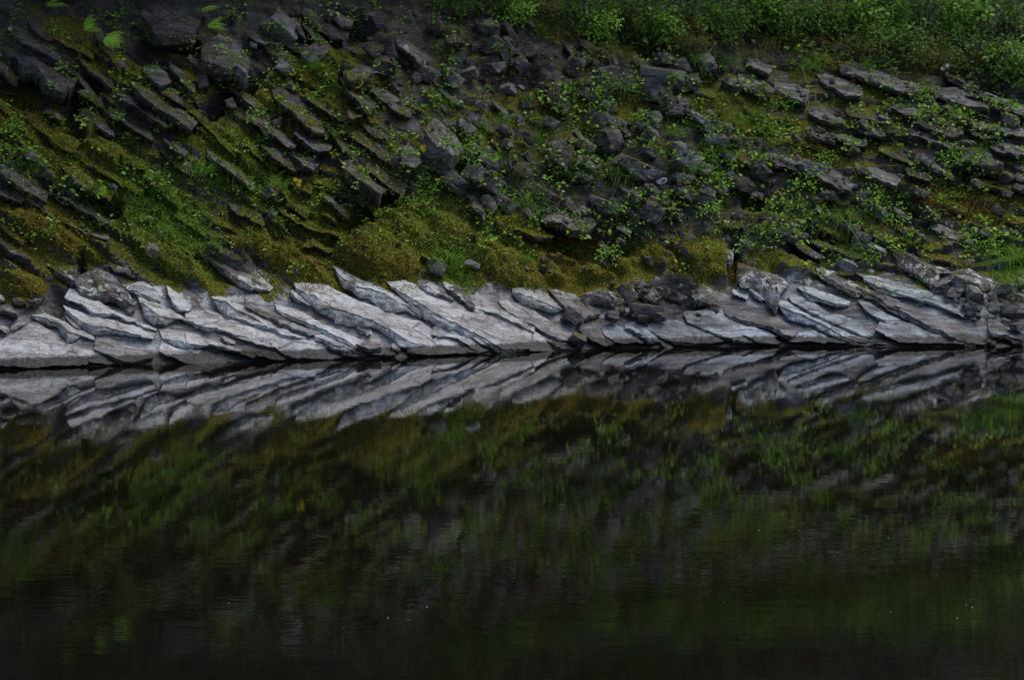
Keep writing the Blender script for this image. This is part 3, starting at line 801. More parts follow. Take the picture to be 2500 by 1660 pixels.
LAND = []        # (short phrase, u, v) of things with a look of their own
USED = set()
_CUT = (' above ', ' below ', ' beneath ', ' under ', ' beside ', ' in ', ' on ', ' near ', ' at ', ' lying ', ' growing ', ' left of ', ' right of ', ' just ', ' over ', ' between ', ' along ', ' among ', ' resting ', ' directly ', ' half ', ' poking ', ' wedged ', ' hanging ', ' standing ', ' before ', ' by ', ' with ', ' next ', ' of ', ' through ', ' low ', ' from ', ' veiling ', ' leaning ', ' dotted ', ', ', ' trailing ', ' drooping ', ' caught ', ' filling ', ' out of ')
def landmark(label, u, v):
    h = label
    for c in _CUT:
        i = h.find(c)
        if i > 0: h = h[:i]
    if len(h.split()) >= 2: LAND.append((h, u, v))
def place_label(look, u, v):
    heads = [a for a, _, _ in LAND]
    c = sorted((((a - u) ** 2 + (b - v) ** 2) ** .5, h, a, b) for h, a, b in LAND if heads.count(h) == 1)
    for dist, h, a, b in c[:14]:
        if dist > 330: break
        dx, dy = u - a, v - b
        if abs(dx) > 2.2 * abs(dy): w = 'left of' if dx < 0 else 'right of'
        elif abs(dy) > 2.2 * abs(dx): w = 'above' if dy < 0 else 'below'
        else: w = ('above and ' if dy < 0 else 'below and ') + ('left of' if dx < 0 else 'right of')
        for pre in ('close ', '', 'some way '):
            if (dist < 45) != (pre == 'close ') or (dist > 110) != (pre == 'some way '): continue
            t = f'{look} {pre}{w} the {h}'
            if t not in USED and len(t.split()) <= 16:
                USED.add(t); return t
    return None

def stone(u, v, w, h, ang, tone, label, group=None, name='stone', proud=.1, cat='stone', k=None):
    """stone whose outline is about w x h photo px round (u, v), long axis dipping ang degrees"""
    me = PROTO[tone][k if k is not None else random.randrange(7)]
    p = base(np.array([u]), np.array([v]), np.array([proud + .08 * w * PXM]))[0]
    sx = w * PXM / 2 / 1.0; sz = h * PXM / 2 / .76
    sy = (sx + sz) / 2
    if w > 60: proud = proud - .10
    if w < 30: proud = proud * .4 - .02
    o = ob(name, me, None, p, (random.uniform(-.6, .6), R(ang), random.uniform(-.7, .7)), (sx, sy, sz))
    M = Matrix.LocRotScale(o.location, o.rotation_euler.to_quaternion(), o.scale)
    n = len(me.vertices); co = np.empty(n * 3, np.float32); me.vertices.foreach_get('co', co); co = co.reshape(-1, 3)
    Mw = np.array(M)
    collide(co @ Mw[:3, :3].T + Mw[:3, 3], np.array([list(q.vertices) for q in me.polygons]))
    return tag(o, label, cat, group)

# view, x, y, w, h (view px), dip, tone, label
ST = [
 ('2', 1600, 1230, 340, 240, 35, 'm', 'large rounded grey boulder above the yellow flowered plant in the middle of the slope'),
 ('2', 1320, 1330, 220, 190, 50, 'm', 'oblong grey boulder just left of the large rounded grey boulder'),
 ('2', 1960, 1490, 300, 170, 30, 'g', 'pale smooth oval boulder lying below the large rounded grey boulder'),
 ('2', 1990, 1350, 190, 130, 30, 'm', 'grey boulder resting on top of the pale smooth oval boulder'),
 ('2', 1745, 520, 130, 190, 85, 'd', 'upright dark block with a rounded foot beneath the shrubs'),
 ('2', 2040, 570, 150, 180, 70, 'd', 'black stone spotted with white lichen in the dark upper hollow'),
 ('2', 2260, 530, 130, 140, 60, 'm', 'pale patched stone beside the black lichen spotted stone'),
 ('2', 2030, 370, 190, 170, 40, 'd', 'dark angular boulder above the black lichen spotted stone'),
 ('2', 270, 240, 280, 180, 30, 'g', 'boulder with a white crusted top below the upper edge near the ferns'),
 ('2', 310, 560, 120, 100, 35, 'l', 'small bright white stone above the twin dark columns'),
 ('2', 560, 450, 180, 150, -40, 'm', 'grey upright stone right of the small bright white stone'),
 ('2', 1430, 530, 80, 90, 60, 'l', 'white faced stone at the lower end of a dark column under the shrubs'),
 ('1', 1430, 270, 400, 330, 20, 'b', 'large craggy black boulder between the two fern groups'),
 ('3', 670, 550, 210, 180, 15, 'd', 'dark cube shaped boulder under the shrub edge'),
 ('3', 1410, 640, 340, 170, 6, 'm', 'broad flat topped purple grey block, highest of three stacked blocks'),
 ('3', 1350, 780, 250, 140, 5, 'm', 'middle block of the three stacked blocks, brownish grey'),
 ('3', 1520, 890, 240, 170, 0, 'd', 'lowest of three stacked blocks with a dark overhang beneath'),
 ('3', 1335, 1000, 110, 130, 60, 'm', 'egg shaped grey stone under the three stacked blocks'),
 ('3', 920, 1010, 230, 140, 20, 'm', 'grey slabby stone beside pale green leaves in the scree'),
 ('3', 555, 850, 170, 150, 50, 'd', 'dark leaning stone with a dry stalk in front'),
 ('3', 770, 1230, 200, 130, 25, 'm', 'grey stone with a dark cavity on its right side'),
 ('3', 560, 1310, 200, 210, 40, 'd', 'dark wedge shaped boulder among grass in the scree'),
 ('3', 780, 1370, 170, 130, 20, 'm', 'grey scree stone right of the dark wedge shaped boulder'),
 ('3', 1210, 1400, 300, 160, 22, 'g', 'bluish bright topped boulder in the lower scree'),
 ('3', 1610, 1340, 180, 160, 15, 'g', 'pale grey stone half hidden by thin grass'),
 ('3', 1565, 1475, 150, 90, 10, 'g', 'grey stone directly below the pale stone hidden by thin grass'),
 ('3', 1405, 1520, 110, 80, -30, 'l', 'small whitish tilted slab stone in the lower scree'),
 ('3', 970, 1160, 200, 190, 50, 'd', 'dark stone under a black notch in the middle scree'),
 ('3', 1870, 1050, 180, 120, 10, 'g', 'light square stone left of a bright grass tuft'),
 ('3', 1870, 1160, 160, 100, 10, 'm', 'grey stone under the light square stone'),
 ('3', 2000, 1160, 120, 80, 20, 'd', 'dark round stone at the edge of a black gap'),
 ('3', 1000, 660, 290, 200, 15, 'd', 'dark mossy boulder left of the three stacked blocks'),
 ('7', 1290, 270, 150, 180, -60, 'm', 'upright tilted grey block beside leafy herbs above the mossy hollow'),
 ('7', 1110, 150, 140, 150, 60, 'd', 'dark block left of the upright tilted grey block'),
 ('7', 860, 170, 130, 70, 15, 'g', 'small flat grey stone above the mossy hollow'),
 ('7', 2010, 40, 140, 110, 10, 'd', 'dark stone with a pale corner above a black gap near the leafy bush'),
 ('7', 1240, 1040, 180, 110, 10, 'm', 'brown rounded stone wedged in the gully at the waterside'),
 ('7', 1080, 900, 110, 130, 60, 'm', 'upright brown stone in the gully above the water'),
 ('7', 1330, 1070, 120, 90, 0, 'd', 'round dark stone at the foot of the gully'),
 ('7', 960, 1090, 110, 80, 20, 'd', 'dark stone left of the round dark stone in the gully'),
 ('7', 1200, 1110, 100, 70, 10, 'b', 'black wet stone low in the gully'),
 ('7', 1450, 930, 160, 90, 20, 'b', 'black crumbly stone high in the gully'),
 ('7', 650, 1090, 140, 110, 30, 'g', 'grey angular stone at the lower end of the big brown prism'),
 ('7', 680, 1270, 130, 90, 30, 'g', 'small grey stone near the water under the big brown prism'),
 ('8', 1800, 820, 210, 110, 12, 'g', 'dark boulder with a bright white spot on top, right shore'),
 ('8', 1900, 910, 130, 90, 20, 'g', 'grey stone just below the white spotted boulder, right shore'),
 ('8', 1640, 840, 110, 70, -20, 'g', 'wedge stone left of the white spotted boulder, right shore'),
 ('8', 1890, 1010, 110, 70, 20, 'm', 'flat brown grey stone on the slabs of the right shore'),
 ('8', 2150, 870, 110, 90, -20, 'g', 'grey cornered stone beside a black cleft at the right edge'),
 ('8', 2230, 950, 150, 100, 5, 'd', 'dark stone right of the black cleft at the right edge'),
 ('8', 2220, 1040, 170, 110, 0, 'm', 'broad brownish stone at the right edge above the water'),
 ('8', 2240, 1170, 150, 60, 0, 'm', 'low tan stone at the right edge close to the water'),
 ('8', 2260, 830, 90, 70, 10, 'm', 'small grey stone at the right edge under green grass'),
 ('8', 1720, 900, 120, 90, 10, 'd', 'dark brown stone between slabs below the white spotted boulder'),
 ('8', 890, 690, 150, 100, 25, 'g', 'grey block beside a leafy sprig above the right slabs'),
 ('5', 1220, 560, 110, 100, 40, 'g', 'pale pointed stone poking out of the moss above the left slabs'),
 ('5', 2160, 100, 110, 80, 20, 'd', 'dark stone in green moss left of the tall yellow flower'),
 ('6', 1520, 700, 150, 100, 25, 'g', 'grey stone with a white lichen cap left of the bright green grass patch'),
 ('6', 1810, 670, 100, 60, 25, 'w', 'small white lichen stone right of the bright green grass patch'),
 ('6', 210, 90, 100, 70, 20, 'd', 'dark pebble like stone just left of the tall yellow flower'),
]
for vw, x, y, w, h, an, tn, lb in ST:
    ox, oy, kk = VIEW[vw]
    stone(ox + x / kk, oy + y / kk, w / kk, h / kk, an, tn, lb, name='boulder' if w / kk > 55 else 'stone', cat='boulder' if w / kk > 55 else 'stone', group='boulders and stones lying on the bank')
    landmark(lb, ox + x / kk, oy + y / kk)

LATE = []
ZONES = [
 ('small angular stone in the grassy scree of the middle slope', 'small stones in the middle scree', (1080, 1880, 190, 540), 100, 'ddmmmgg', (14, 48), 10),
 ('small dark stone in the shaded rubble below the upper shrubs', 'small stones in the upper rubble', (900, 1750, 40, 200), 50, 'bddmm', (14, 50), 30),
 ('small brown stone in the mossy hollow above the gully', 'small stones in the mossy hollow', (1300, 1700, 510, 660), 20, 'dmmm', (10, 26), 25),
 ('small dark stone tumbled into the gully by the water', 'small stones in the waterside gully', (1490, 1720, 690, 780), 24, 'bddmm', (8, 20), 25),
 ('small stone lying between the ledges of the upper right slope', 'small stones between the right ledges', (1900, 2490, 220, 600), 55, 'ddmmg', (14, 44), 15),
 ('small broken stone beside the black cleft on the right shore', 'small stones on the right shore', (2330, 2500, 650, 790), 16, 'dmmg', (10, 24), 20),
 ('small dark stone among the mossy columns of the left slope', 'small stones among the left columns', (0, 850, 30, 600), 34, 'bddm', (10, 28), 30),
]
for lb, gr, bx_, n, tn, sz, spread in ZONES:
    for _ in range(n):
        w = random.uniform(*sz)
        u = random.uniform(bx_[0], bx_[1]); v = random.uniform(bx_[2], bx_[3])
        t_ = random.choice(tn); ra = random.uniform(.5, .95)
        o = stone(u, v, w, w * ra, theta(u, v) + random.gauss(0, spread), t_, lb, gr, proud=random.uniform(.02, .12))
        look = {'b': 'black', 'd': 'dark', 'm': 'grey brown', 'g': 'grey', 'l': 'pale'}[t_]
        LATE.append((o, ('tiny ' if w < 18 else 'small ') + look + (' flat' if ra < .65 else ' chunky' if ra > .82 else '') + ' stone', u, v))

# ------------------------------------------------------------------ what grows on the bank
tree = BVHTree.FromPolygons([tuple(p) for p in np.concatenate(ALLV)], [tuple(int(i) for i in f) for F_ in ALLF for f in F_], all_triangles=False)

CAMV = Vector((0, 0, CAMH))
def ground_at(u, v):
    """where the bank really is at this place, with its surface normal"""
    d = Vector(rays(u, v))
    hit, n, _, _ = tree.ray_cast(CAMV, d, 80)
    if hit is None:
        return Vector(base(np.array([u]), np.array([v]))[0]), Vector((0, -.7, .7))
    if n.dot(d) > 0: n = -n
    return hit, n

def leaf_arrays(C, Fw, Nn, L, W, cup=.15, lv=None):
    """oval leaves from arrays: base point, forward, face normal, length, width"""
    Sd = np.cross(Fw, Nn); Sd /= np.maximum(np.linalg.norm(Sd, axis=1, keepdims=True), 1e-6)
    L = L[:, None]; W = W[:, None]
    b = C; t = C + Fw * L - Nn * L * .12
    r1 = C + Fw * L * .3 + Sd * W * .5 + Nn * W * cup; r2 = C + Fw * L * .72 + Sd * W * .38 + Nn * W * cup
    l1 = C + Fw * L * .3 - Sd * W * .5 + Nn * W * cup; l2 = C + Fw * L * .72 - Sd * W * .38 + Nn * W * cup
    V = np.stack([b, r1, r2, t, l2, l1], 1).reshape(-1, 3)
    i = np.arange(len(C))[:, None] * 6
    Fc = np.concatenate([i + np.array([[0, 1, 2, 3]]), i + np.array([[0, 3, 4, 5]])], 0)
    lv = rng.random(len(C)) if lv is None else lv
    return V, Fc, np.repeat(lv, 6)

def blade_arrays(C, dirs, L, W, droop, segs=3, lv=None):
    """bending grass blades"""
    n = len(C)
    side = np.cross(dirs, np.array([0, 0, 1.0])) + rng.normal(0, .3, (n, 3)); side /= np.linalg.norm(side, axis=1, keepdims=True)
    hor = dirs * np.array([1, 1, 0]); hor /= np.maximum(np.linalg.norm(hor, axis=1, keepdims=True), 1e-3)
    rows = []
    for k in range(segs + 1):
        s = k / segs
        p = C + dirs * (L * s)[:, None] + (hor * .6 - np.array([0, 0, 1.0])) * (droop * L * s * s)[:, None]
        w = (W * (1 - s) ** .7 * .5)[:, None]
        rows.append(p - side * w); rows.append(p + side * w)
    V = np.stack(rows, 1).reshape(-1, 3)
    m = 2 * (segs + 1); i = np.arange(n)[:, None] * m
    Fc = np.concatenate([i + np.array([[2 * k, 2 * k + 1, 2 * k + 3, 2 * k + 2]]) for k in range(segs)], 0)
    lv = rng.random(n) if lv is None else lv
    return V, Fc, np.repeat(lv, m)

def unit(a): return a / np.maximum(np.linalg.norm(a, axis=-1, keepdims=True), 1e-6)

# ---- ground cover as one mass each: moss, low grass, small herbs, tiny flowers
def scatter(n, mask, box=(-30, 2530, -40, 760)):
    P, N, Uo, Vo = [], [], [], []
    u = rng.uniform(box[0], box[1], n); v = rng.uniform(box[2], box[3], n)
    keep = rng.random(n) < mask(u, v)
    for a, b in zip(u[keep], v[keep]):
        h, nn = ground_at(a, b)
        if h.z < .45: continue
        P.append(h); N.append(nn); Uo.append(a); Vo.append(b)
    return np.array(P), np.array(N), np.array(Uo), np.array(Vo)

def veg_noise(u, v, s, o): return fbm(np.stack([u / s, v / s, u * 0 + o], -1), 3)

P, N, Us, Vs = scatter(80000, lambda u, v: np.clip((mossmap(u, v)[0] + 1.4 * veg_noise(u, v, 48, 3) - .2) * 1.3, 0, 1))
up = np.array([0, 0, 1.0])
k = np.clip(N[:, 2] + .25, 0, 1); sel = rng.random(len(P)) < k
P, N, Us, Vs = P[sel], N[sel], Us[sel], Vs[sel]
nb = 5
C = np.repeat(P, nb, 0) + rng.normal(0, .02, (len(P) * nb, 3)); Nn = np.repeat(N, nb, 0)
dirs = unit(Nn * .7 + up * .3 + rng.normal(0, .55, C.shape))
V, Fc, lv = blade_arrays(C - Nn * .012, dirs, rng.uniform(.02, .048, len(C)), rng.uniform(.008, .016, len(C)), rng.uniform(.1, .6, len(C)), 2)
hu = mossmap(Us, Vs)[1] + .45 * veg_noise(Us, Vs, 70, 9) + rng.normal(0, .10, len(Us))
hu = np.repeat(np.clip(hu, 0, 1), nb * 6)
o = ob('moss', mesh_np('moss', V, Fc, M_MOSS, {'lv': lv, 'mhue': hu}, smooth=True)); o['kind'] = 'stuff'
tag(o, 'olive and rust brown moss cushions over the upper rocks', 'moss')
print('moss tufts', len(P))

GREENS = [(360, 520, 160, 85, 38, .8), (640, 440, 150, 60, 36, .5), (1110, 640, 60, 50, 30, .9), (760, 180, 70, 50, 20, .8), (60, 380, 90, 70, 30, .5), (700, 500, 80, 60, 20, .5), (1050, 480, 100, 60, 20, .5),
  (1280, 660, 70, 50, 40, .6), (1540, 610, 60, 40, 0, .7), (1260, 490, 60, 60, 0, .6), (1740, 360, 60, 50, 30, .6), (1340, 350, 60, 60, -40, .5), (1490, 450, 60, 100, 0, .4), (2050, 530, 80, 60, 10, .6), (2470, 640, 70, 70, 0, .8), (1960, 170, 50, 60, 0, .5),
  (500, 430, 120, 25, 35, .6), (1800, 310, 60, 50, 0, .5), (1960, 100, 90, 90, 0, .4)]
def greenmap(u, v):
    a = np.zeros(np.shape(u))
    for cx, cy, rx, ry, tl, am in GREENS:
        c, s = math.cos(R(tl)), math.sin(R(tl)); du = u - cx; dv = v - cy
        a = np.maximum(a, am * np.exp(-(((du * c + dv * s) / rx) ** 2 + ((-du * s + dv * c) / ry) ** 2)))
    return a
P, N, Us, Vs = scatter(9000, lambda u, v: np.clip(greenmap(u, v) * 1.1 + .25 * veg_noise(u, v, 45, 21) - .05, 0, 1))
nb = 5
C = np.repeat(P, nb, 0) + rng.normal(0, .025, (len(P) * nb, 3)); Nn = np.repeat(N, nb, 0)
dirs = unit(Nn * .35 + up * .5 + rng.normal(0, .5, C.shape))
V, Fc, lv = blade_arrays(C, dirs, rng.uniform(.05, .15, len(C)), rng.uniform(.005, .010, len(C)), rng.uniform(.2, .9, len(C)), 3, lv=np.clip(np.repeat(.5 + .6 * veg_noise(Us, Vs, 60, 33), nb) + rng.normal(0, .25, len(C)), 0, 1))
o = ob('low_grass', mesh_np('low_grass', V, Fc, M_GRASS, {'lv': lv})); o['kind'] = 'stuff'
tag(o, 'low green grass growing through the moss', 'grass')

def herbmap(u, v):
    b = np.interp(u, [0, 500, 1000, 1300, 1900, 2500], [.22, .26, .34, .44, .46, .42]) + 2.0 * veg_noise(u, v, 42, 41) - .22
    top = np.interp(u, [0, 700, 1100, 1500, 1900, 2500], [620, 610, 640, 640, 600, 650])
    return np.clip(b, 0, 1) * np.clip((top - v) / 60, 0, 1)
P, N, Us, Vs = scatter(17000, herbmap)
nb = 4
C = np.repeat(P, nb, 0) + rng.normal(0, .028, (len(P) * nb, 3)) + np.array([0, -.01, .012]); Nn = np.repeat(N, nb, 0)
fw = unit(rng.normal(0, 1, C.shape) * np.array([1, 1, .35]) + Nn * .35)
nn = unit(up * 1.0 + np.array([0, -.5, 0]) + rng.normal(0, .45, C.shape)); nn = unit(nn - fw * (nn * fw).sum(1, keepdims=True))
L = rng.uniform(.024, .062, len(C))
V, Fc, lv = leaf_arrays(C, fw, nn, L, L * rng.uniform(.5, .9, len(C)), lv=np.clip(np.repeat(.45 + .8 * veg_noise(Us, Vs, 40, 55), nb) + rng.normal(0, .25, len(C)), 0, 1))
o = ob('small_herbs', mesh_np('small_herbs', V, Fc, M_LEAF, {'lv': lv})); o['kind'] = 'stuff'
tag(o, 'tiny leafy herbs sprinkled over moss and scree', 'herbs')

WF = [(380, 540, 110, 60, 38, 1), (760, 470, 90, 60, 20, .6), (430, 470, 200, 80, 35, .5), (1080, 540, 130, 70, 20, .5), (980, 135, 22, 14, 0, 1), (800, 215, 40, 20, 0, .7), (1010, 400, 120, 60, 0, .3), (1450, 470, 300, 60, 0, .2)]
def wfmap(u, v):
    a = np.zeros(np.shape(u)) + .01
    for cx, cy, rx, ry, tl, am in WF:
        c, s = math.cos(R(tl)), math.sin(R(tl)); du = u - cx; dv = v - cy
        a = np.maximum(a, am * np.exp(-(((du * c + dv * s) / rx) ** 2 + ((-du * s + dv * c) / ry) ** 2)))
    return a
P, N, Us, Vs = scatter(4200, lambda u, v: wfmap(u, v), (0, 2500, 60, 640))
C = P + N * .03 + up * .02
fw = unit(rng.normal(0, 1, C.shape)); nn = unit(np.array([0, -.6, .8]) + rng.normal(0, .3, C.shape)); fw = unit(fw - nn * (nn * fw).sum(1, keepdims=True))
L = rng.uniform(.008, .016, len(C))
V, Fc, lv = leaf_arrays(C, fw, nn, L, L * .9)
o = ob('tiny_white_flowers', mesh_np('tiny_white_flowers', V, Fc, M_WHITE, {'lv': lv})); o['kind'] = 'stuff'
tag(o, 'pin sized white flowers dotted over the green moss', 'flowers')

# loose rubble too small and too many to count
def rubmap(u, v):
    b = np.interp(u, [0, 800, 1050, 1250, 1800, 2000, 2500], [.12, .15, .5, .9, .8, .5, .5]) * (.6 + .9 * veg_noise(u, v, 70, 91))
    return np.clip(b, 0, 1) * np.clip((680 - v) / 40, 0, 1) * np.clip((v - 10) / 40, 0, 1)
P, N, Us, Vs = scatter(5200, rubmap)
n = len(P)
dirs8 = unit(rng.normal(0, 1, (n, 14, 3)))
mx = np.abs(dirs8).max(-1, keepdims=True)
oct_ = np.array([[1, 0, 0], [-1, 0, 0], [0, 1, 0], [0, -1, 0], [0, 0, 1], [0, 0, -1], [.62, .62, .62], [-.62, .62, .62], [.62, -.62, .62], [-.62, -.62, .62], [.62, .62, -.62], [-.62, .62, -.62], [.62, -.62, -.62], [-.62, -.62, -.62]])
ofc = []
for a in (0, 1):
    for b in (2, 3):
        for c in (4, 5):
            k_ = 6 + a + 2 * (b - 2) + 4 * (c - 4)
            for p_, q_ in ((a, b), (b, c), (c, a)):
                ofc.append((p_, q_, k_) if (a + b + c) % 2 == 0 else (q_, p_, k_))
ofc = np.array(ofc)
sh = oct_[None] * rng.uniform(.62, 1.2, (n, 14, 1)) + rng.normal(0, .10, (n, 14, 3))
q = rng.normal(0, 1, (n, 3, 3)); q, _ = np.linalg.qr(q)
sh = np.einsum('nij,nkj->nki', q, sh * np.stack([np.full(n, 1.3), np.ones(n), rng.uniform(.5, .9, n)], 1)[:, None])
V = P[:, None] + sh * (rng.uniform(.018, .05, n) ** 1.0)[:, None, None]
Fc = (np.arange(n)[:, None, None] * 14 + ofc[None]).reshape(-1, 3)
tn = np.repeat(np.clip(rng.normal(.24, .12, n), .05, .6), 14)
mo_, mh_ = mossmap(np.repeat(Us, 14), np.repeat(Vs, 14))
o = ob('rubble', mesh_np('rubble', V.reshape(-1, 3), Fc, M_ROCK, {'tone': tn, 'moss': mo_ * .6 - .1, 'mhue': mh_}, smooth=False)); o['kind'] = 'stuff'
tag(o, 'fine broken rubble strewn between the larger stones', 'rubble')

# ---- single plants
def sprig_mesh(name, mat, seed, n, size, spread, lmin, lmax, ratio=.7, hang=0.0):
    r = np.random.default_rng(seed)
    d = unit(r.normal(0, 1, (n, 3)) * np.array([1, .8, .7]) + np.array([0, -.35, .55 - hang]))
    rad = size * r.uniform(.25, 1, n) ** .7
    C = d * rad[:, None] * spread
    fw = unit(d * np.array([1, 1, .5]) + r.normal(0, .45, (n, 3)) - np.array([0, 0, .15]))
    nn = unit(np.array([0, -.45, 1.0]) + r.normal(0, .38, (n, 3))); nn = unit(nn - fw * (nn * fw).sum(1, keepdims=True))
    L = r.uniform(lmin, lmax, n)
    V, Fc, lv = leaf_arrays(C, fw, nn, L, L * ratio * r.uniform(.8, 1.2, n), lv=r.random(n))
    leaves = mesh_np(name + '_leaves', V, Fc, mat, {'lv': lv})
    # stems: thin three sided tubes out to every third leaf
    sv, sf = [], []
    for p in C[::3]:
        b = len(sv); q = p * .5 + np.array([0, 0, .15 * size])
        for c_, w in ((np.zeros(3), .004), (q, .003), (p, .002)):
            for a in range(3):
                sv.append(c_ + w * np.array([math.cos(a * 2.1), math.sin(a * 2.1), 0]))
        for lev in range(2):
            for a in range(3):
                sf.append([b + lev * 3 + a, b + lev * 3 + (a + 1) % 3, b + lev * 3 + 3 + (a + 1) % 3, b + lev * 3 + 3 + a])
    stems = mesh_np(name + '_stems', np.array(sv), np.array(sf), M_STEM)
    return leaves, stems

def tuft_mesh(name, mat, seed, n, L, W, spread=.05, lean=(0, -.25, 1), fan=.42, droop=.45):
    r = np.random.default_rng(seed)
    C = r.normal(0, spread, (n, 3)) * np.array([1, .6, .3])
    d = unit(np.array(lean) + r.normal(0, fan, (n, 3)))
    V, Fc, lv = blade_arrays(C, d, L * r.uniform(.5, 1.1, n), np.full(n, W) * r.uniform(.6, 1.3, n), droop * r.uniform(.3, 1.3, n), 4, lv=r.random(n))
    return mesh_np(name, V, Fc, mat, {'lv': lv})

def frond_mesh(name, L=.34, W=.13, n=15, droop=.35):
    """fern frond along +x: midrib and paired leaflets"""
    C, fw, LL = [], [], []
    for i in range(n):
        s = .12 + .86 * i / (n - 1)
        p = np.array([L * s, 0, L * (.55 * s - droop * 2 * s * s * .6)])
        w = W * math.sin(math.pi * (.16 + .8 * s)) * (1 - .25 * s)
        for sg in (-1, 1):
            C.append(p + np.array([0, 0, 0])); fw.append(unit(np.array([.45, sg, -.12]))); LL.append(max(w, .012))
    C = np.array(C); fw = np.array(fw); LL = np.array(LL)
    nn = np.tile(np.array([0, 0, 1.0]), (len(C), 1)); nn = unit(nn - fw * (nn * fw).sum(1, keepdims=True))
    V, Fc, lv = leaf_arrays(C, fw, nn, LL, np.clip(LL * .22, .010, .022), cup=.05, lv=np.clip(.55 + rng.normal(0, .2, len(C)), 0, 1))
    nv = len(V); rib = []
    rf = []
    for i in range(7):
        s = i / 6; c_ = np.array([L * s, 0, L * (.55 * s - droop * 2 * s * s * .6)])
        rib += [c_ + np.array([0, .003 * (1 - .7 * s), 0]), c_ - np.array([0, .003 * (1 - .7 * s), 0])]
        if i: b = nv + 2 * (i - 1); rf.append([b, b + 1, b + 3, b + 2])
    V = np.concatenate([V, np.array(rib)]); Fc = np.concatenate([Fc, np.array(rf)]); lv = np.concatenate([lv, np.full(len(rib), .3)])
    return mesh_np(name, V, Fc, M_FERN, {'lv': lv})

SPR = {
 'leaf': [sprig_mesh('herb', M_LEAF, 100 + i, 26, .15, 1.0, .035, .062, .75) for i in range(4)],
 'pale': [sprig_mesh('pale_herb', M_PALELEAF, 200 + i, 16, .11, 1.0, .035, .058, .85) for i in range(3)],
 'dark': [sprig_mesh('dark_herb', M_DARKLEAF, 300 + i, 34, .16, 1.0, .03, .06, .5) for i in range(3)],
 'big': [sprig_mesh('bush', M_LEAF, 400 + i, 150, .34, 1.0, .04, .07, .75) for i in range(3)],
 'blue': [sprig_mesh('blue_herb', M_BLUELEAF, 500 + i, 40, .13, 1.0, .02, .05, .4) for i in range(2)],
 'hang': [sprig_mesh('trailing_herb', M_LEAF, 600 + i, 30, .18, 1.0, .035, .06, .8, .9) for i in range(2)],
}
TUF = {
 'grass': [tuft_mesh('grass', M_GRASS, 700 + i, 70, .24, .006) for i in range(4)],
 'fine': [tuft_mesh('fine_grass', M_GRASS, 800 + i, 110, .26, .004, .07, (.1, -.3, .7), .5, .8) for i in range(2)],
 'dry': [tuft_mesh('dry_grass', M_DRY, 900 + i, 120, .22, .006, .09, (0, -.4, .7), .5, .8) for i in range(3)],
 'olive': [tuft_mesh('olive_grass', M_OLIVE, 1000 + i, 110, .24, .005, .09, (0, -.4, .6), .5, .9) for i in range(3)],
 'broad': [tuft_mesh('broad_grass', M_LEAF, 1100 + i, 22, .22, .018, .03, (0, -.2, 1), .4, .5) for i in range(2)],
}

def plant(kind, u, v, size, label, group, name='herb_plant', cat='plant', lift=.02):
    p, n = ground_at(u, v)
    e = ob(name, None, None, p + n * lift, (0, 0, random.uniform(-.9, .9)), size * random.uniform(.92, 1.08))
    e.empty_display_size = .1
    lf, st = random.choice(SPR[kind])
    ob('foliage', lf, e); ob('stem', st, e)
    return tag(e, label, cat, group)

def tuft(kind, u, v, size, label, group, name='grass_tuft', cat='grass tuft'):
    p, n = ground_at(u, v)
    o = ob(name, random.choice(TUF[kind]), None, p - n * .02, (0, 0, random.uniform(-.8, .8)), size * random.uniform(.9, 1.1))
    return tag(o, label, cat, group)

# ferns in the dark upper corner
FR = [frond_mesh('frond', .36, .11, 10), frond_mesh('frond_long', .46, .11, 12, .25)]
def fern(u, v, size, angs, label, which=0, out=.18):
    p, n = ground_at(u, v)
    e = ob('fern', None, None, p + Vector((0, -out, .03)))
    tag(e, label, 'fern', 'ferns in the upper shade')
    for a, el in angs:
        ob('frond', FR[which], e, None, (R(random.uniform(-10, 10)) + R(38), R(-el), R(a)), size)
    sm = np.array([[0.004, 0, 0], [-.004, 0, 0], [.003, out, -.05], [-.003, out, -.05]])
    ob('stem', mesh_np('fern_stem', sm, np.array([[0, 1, 3, 2]]), M_STEM), e)
fern(212, 80, .62, [(5, 35), (-15, 10), (20, -8), (-40, 0), (30, 55)], 'bright green fern with five fronds fanned to the side near the dark corner')
fern(262, 100, .72, [(-10, -10), (-25, -28), (10, 8), (-45, -45), (25, -20), (-5, -38)], 'bright fern with fronds combed downward, below the fanned fern', 0)
fern(118, 22, .75, [(-8, 10), (-14, -14)], 'fern with a long frond drooping from the top edge near the dark corner', 1)
fern(492, 34, .62, [(0, -2)], 'single level fern frond above a forked fern, near the white crusted boulder', 1)
fern(508, 72, .62, [(-8, -8), (4, 12), (12, -22)], 'forked small fern just below the single level frond', 1)

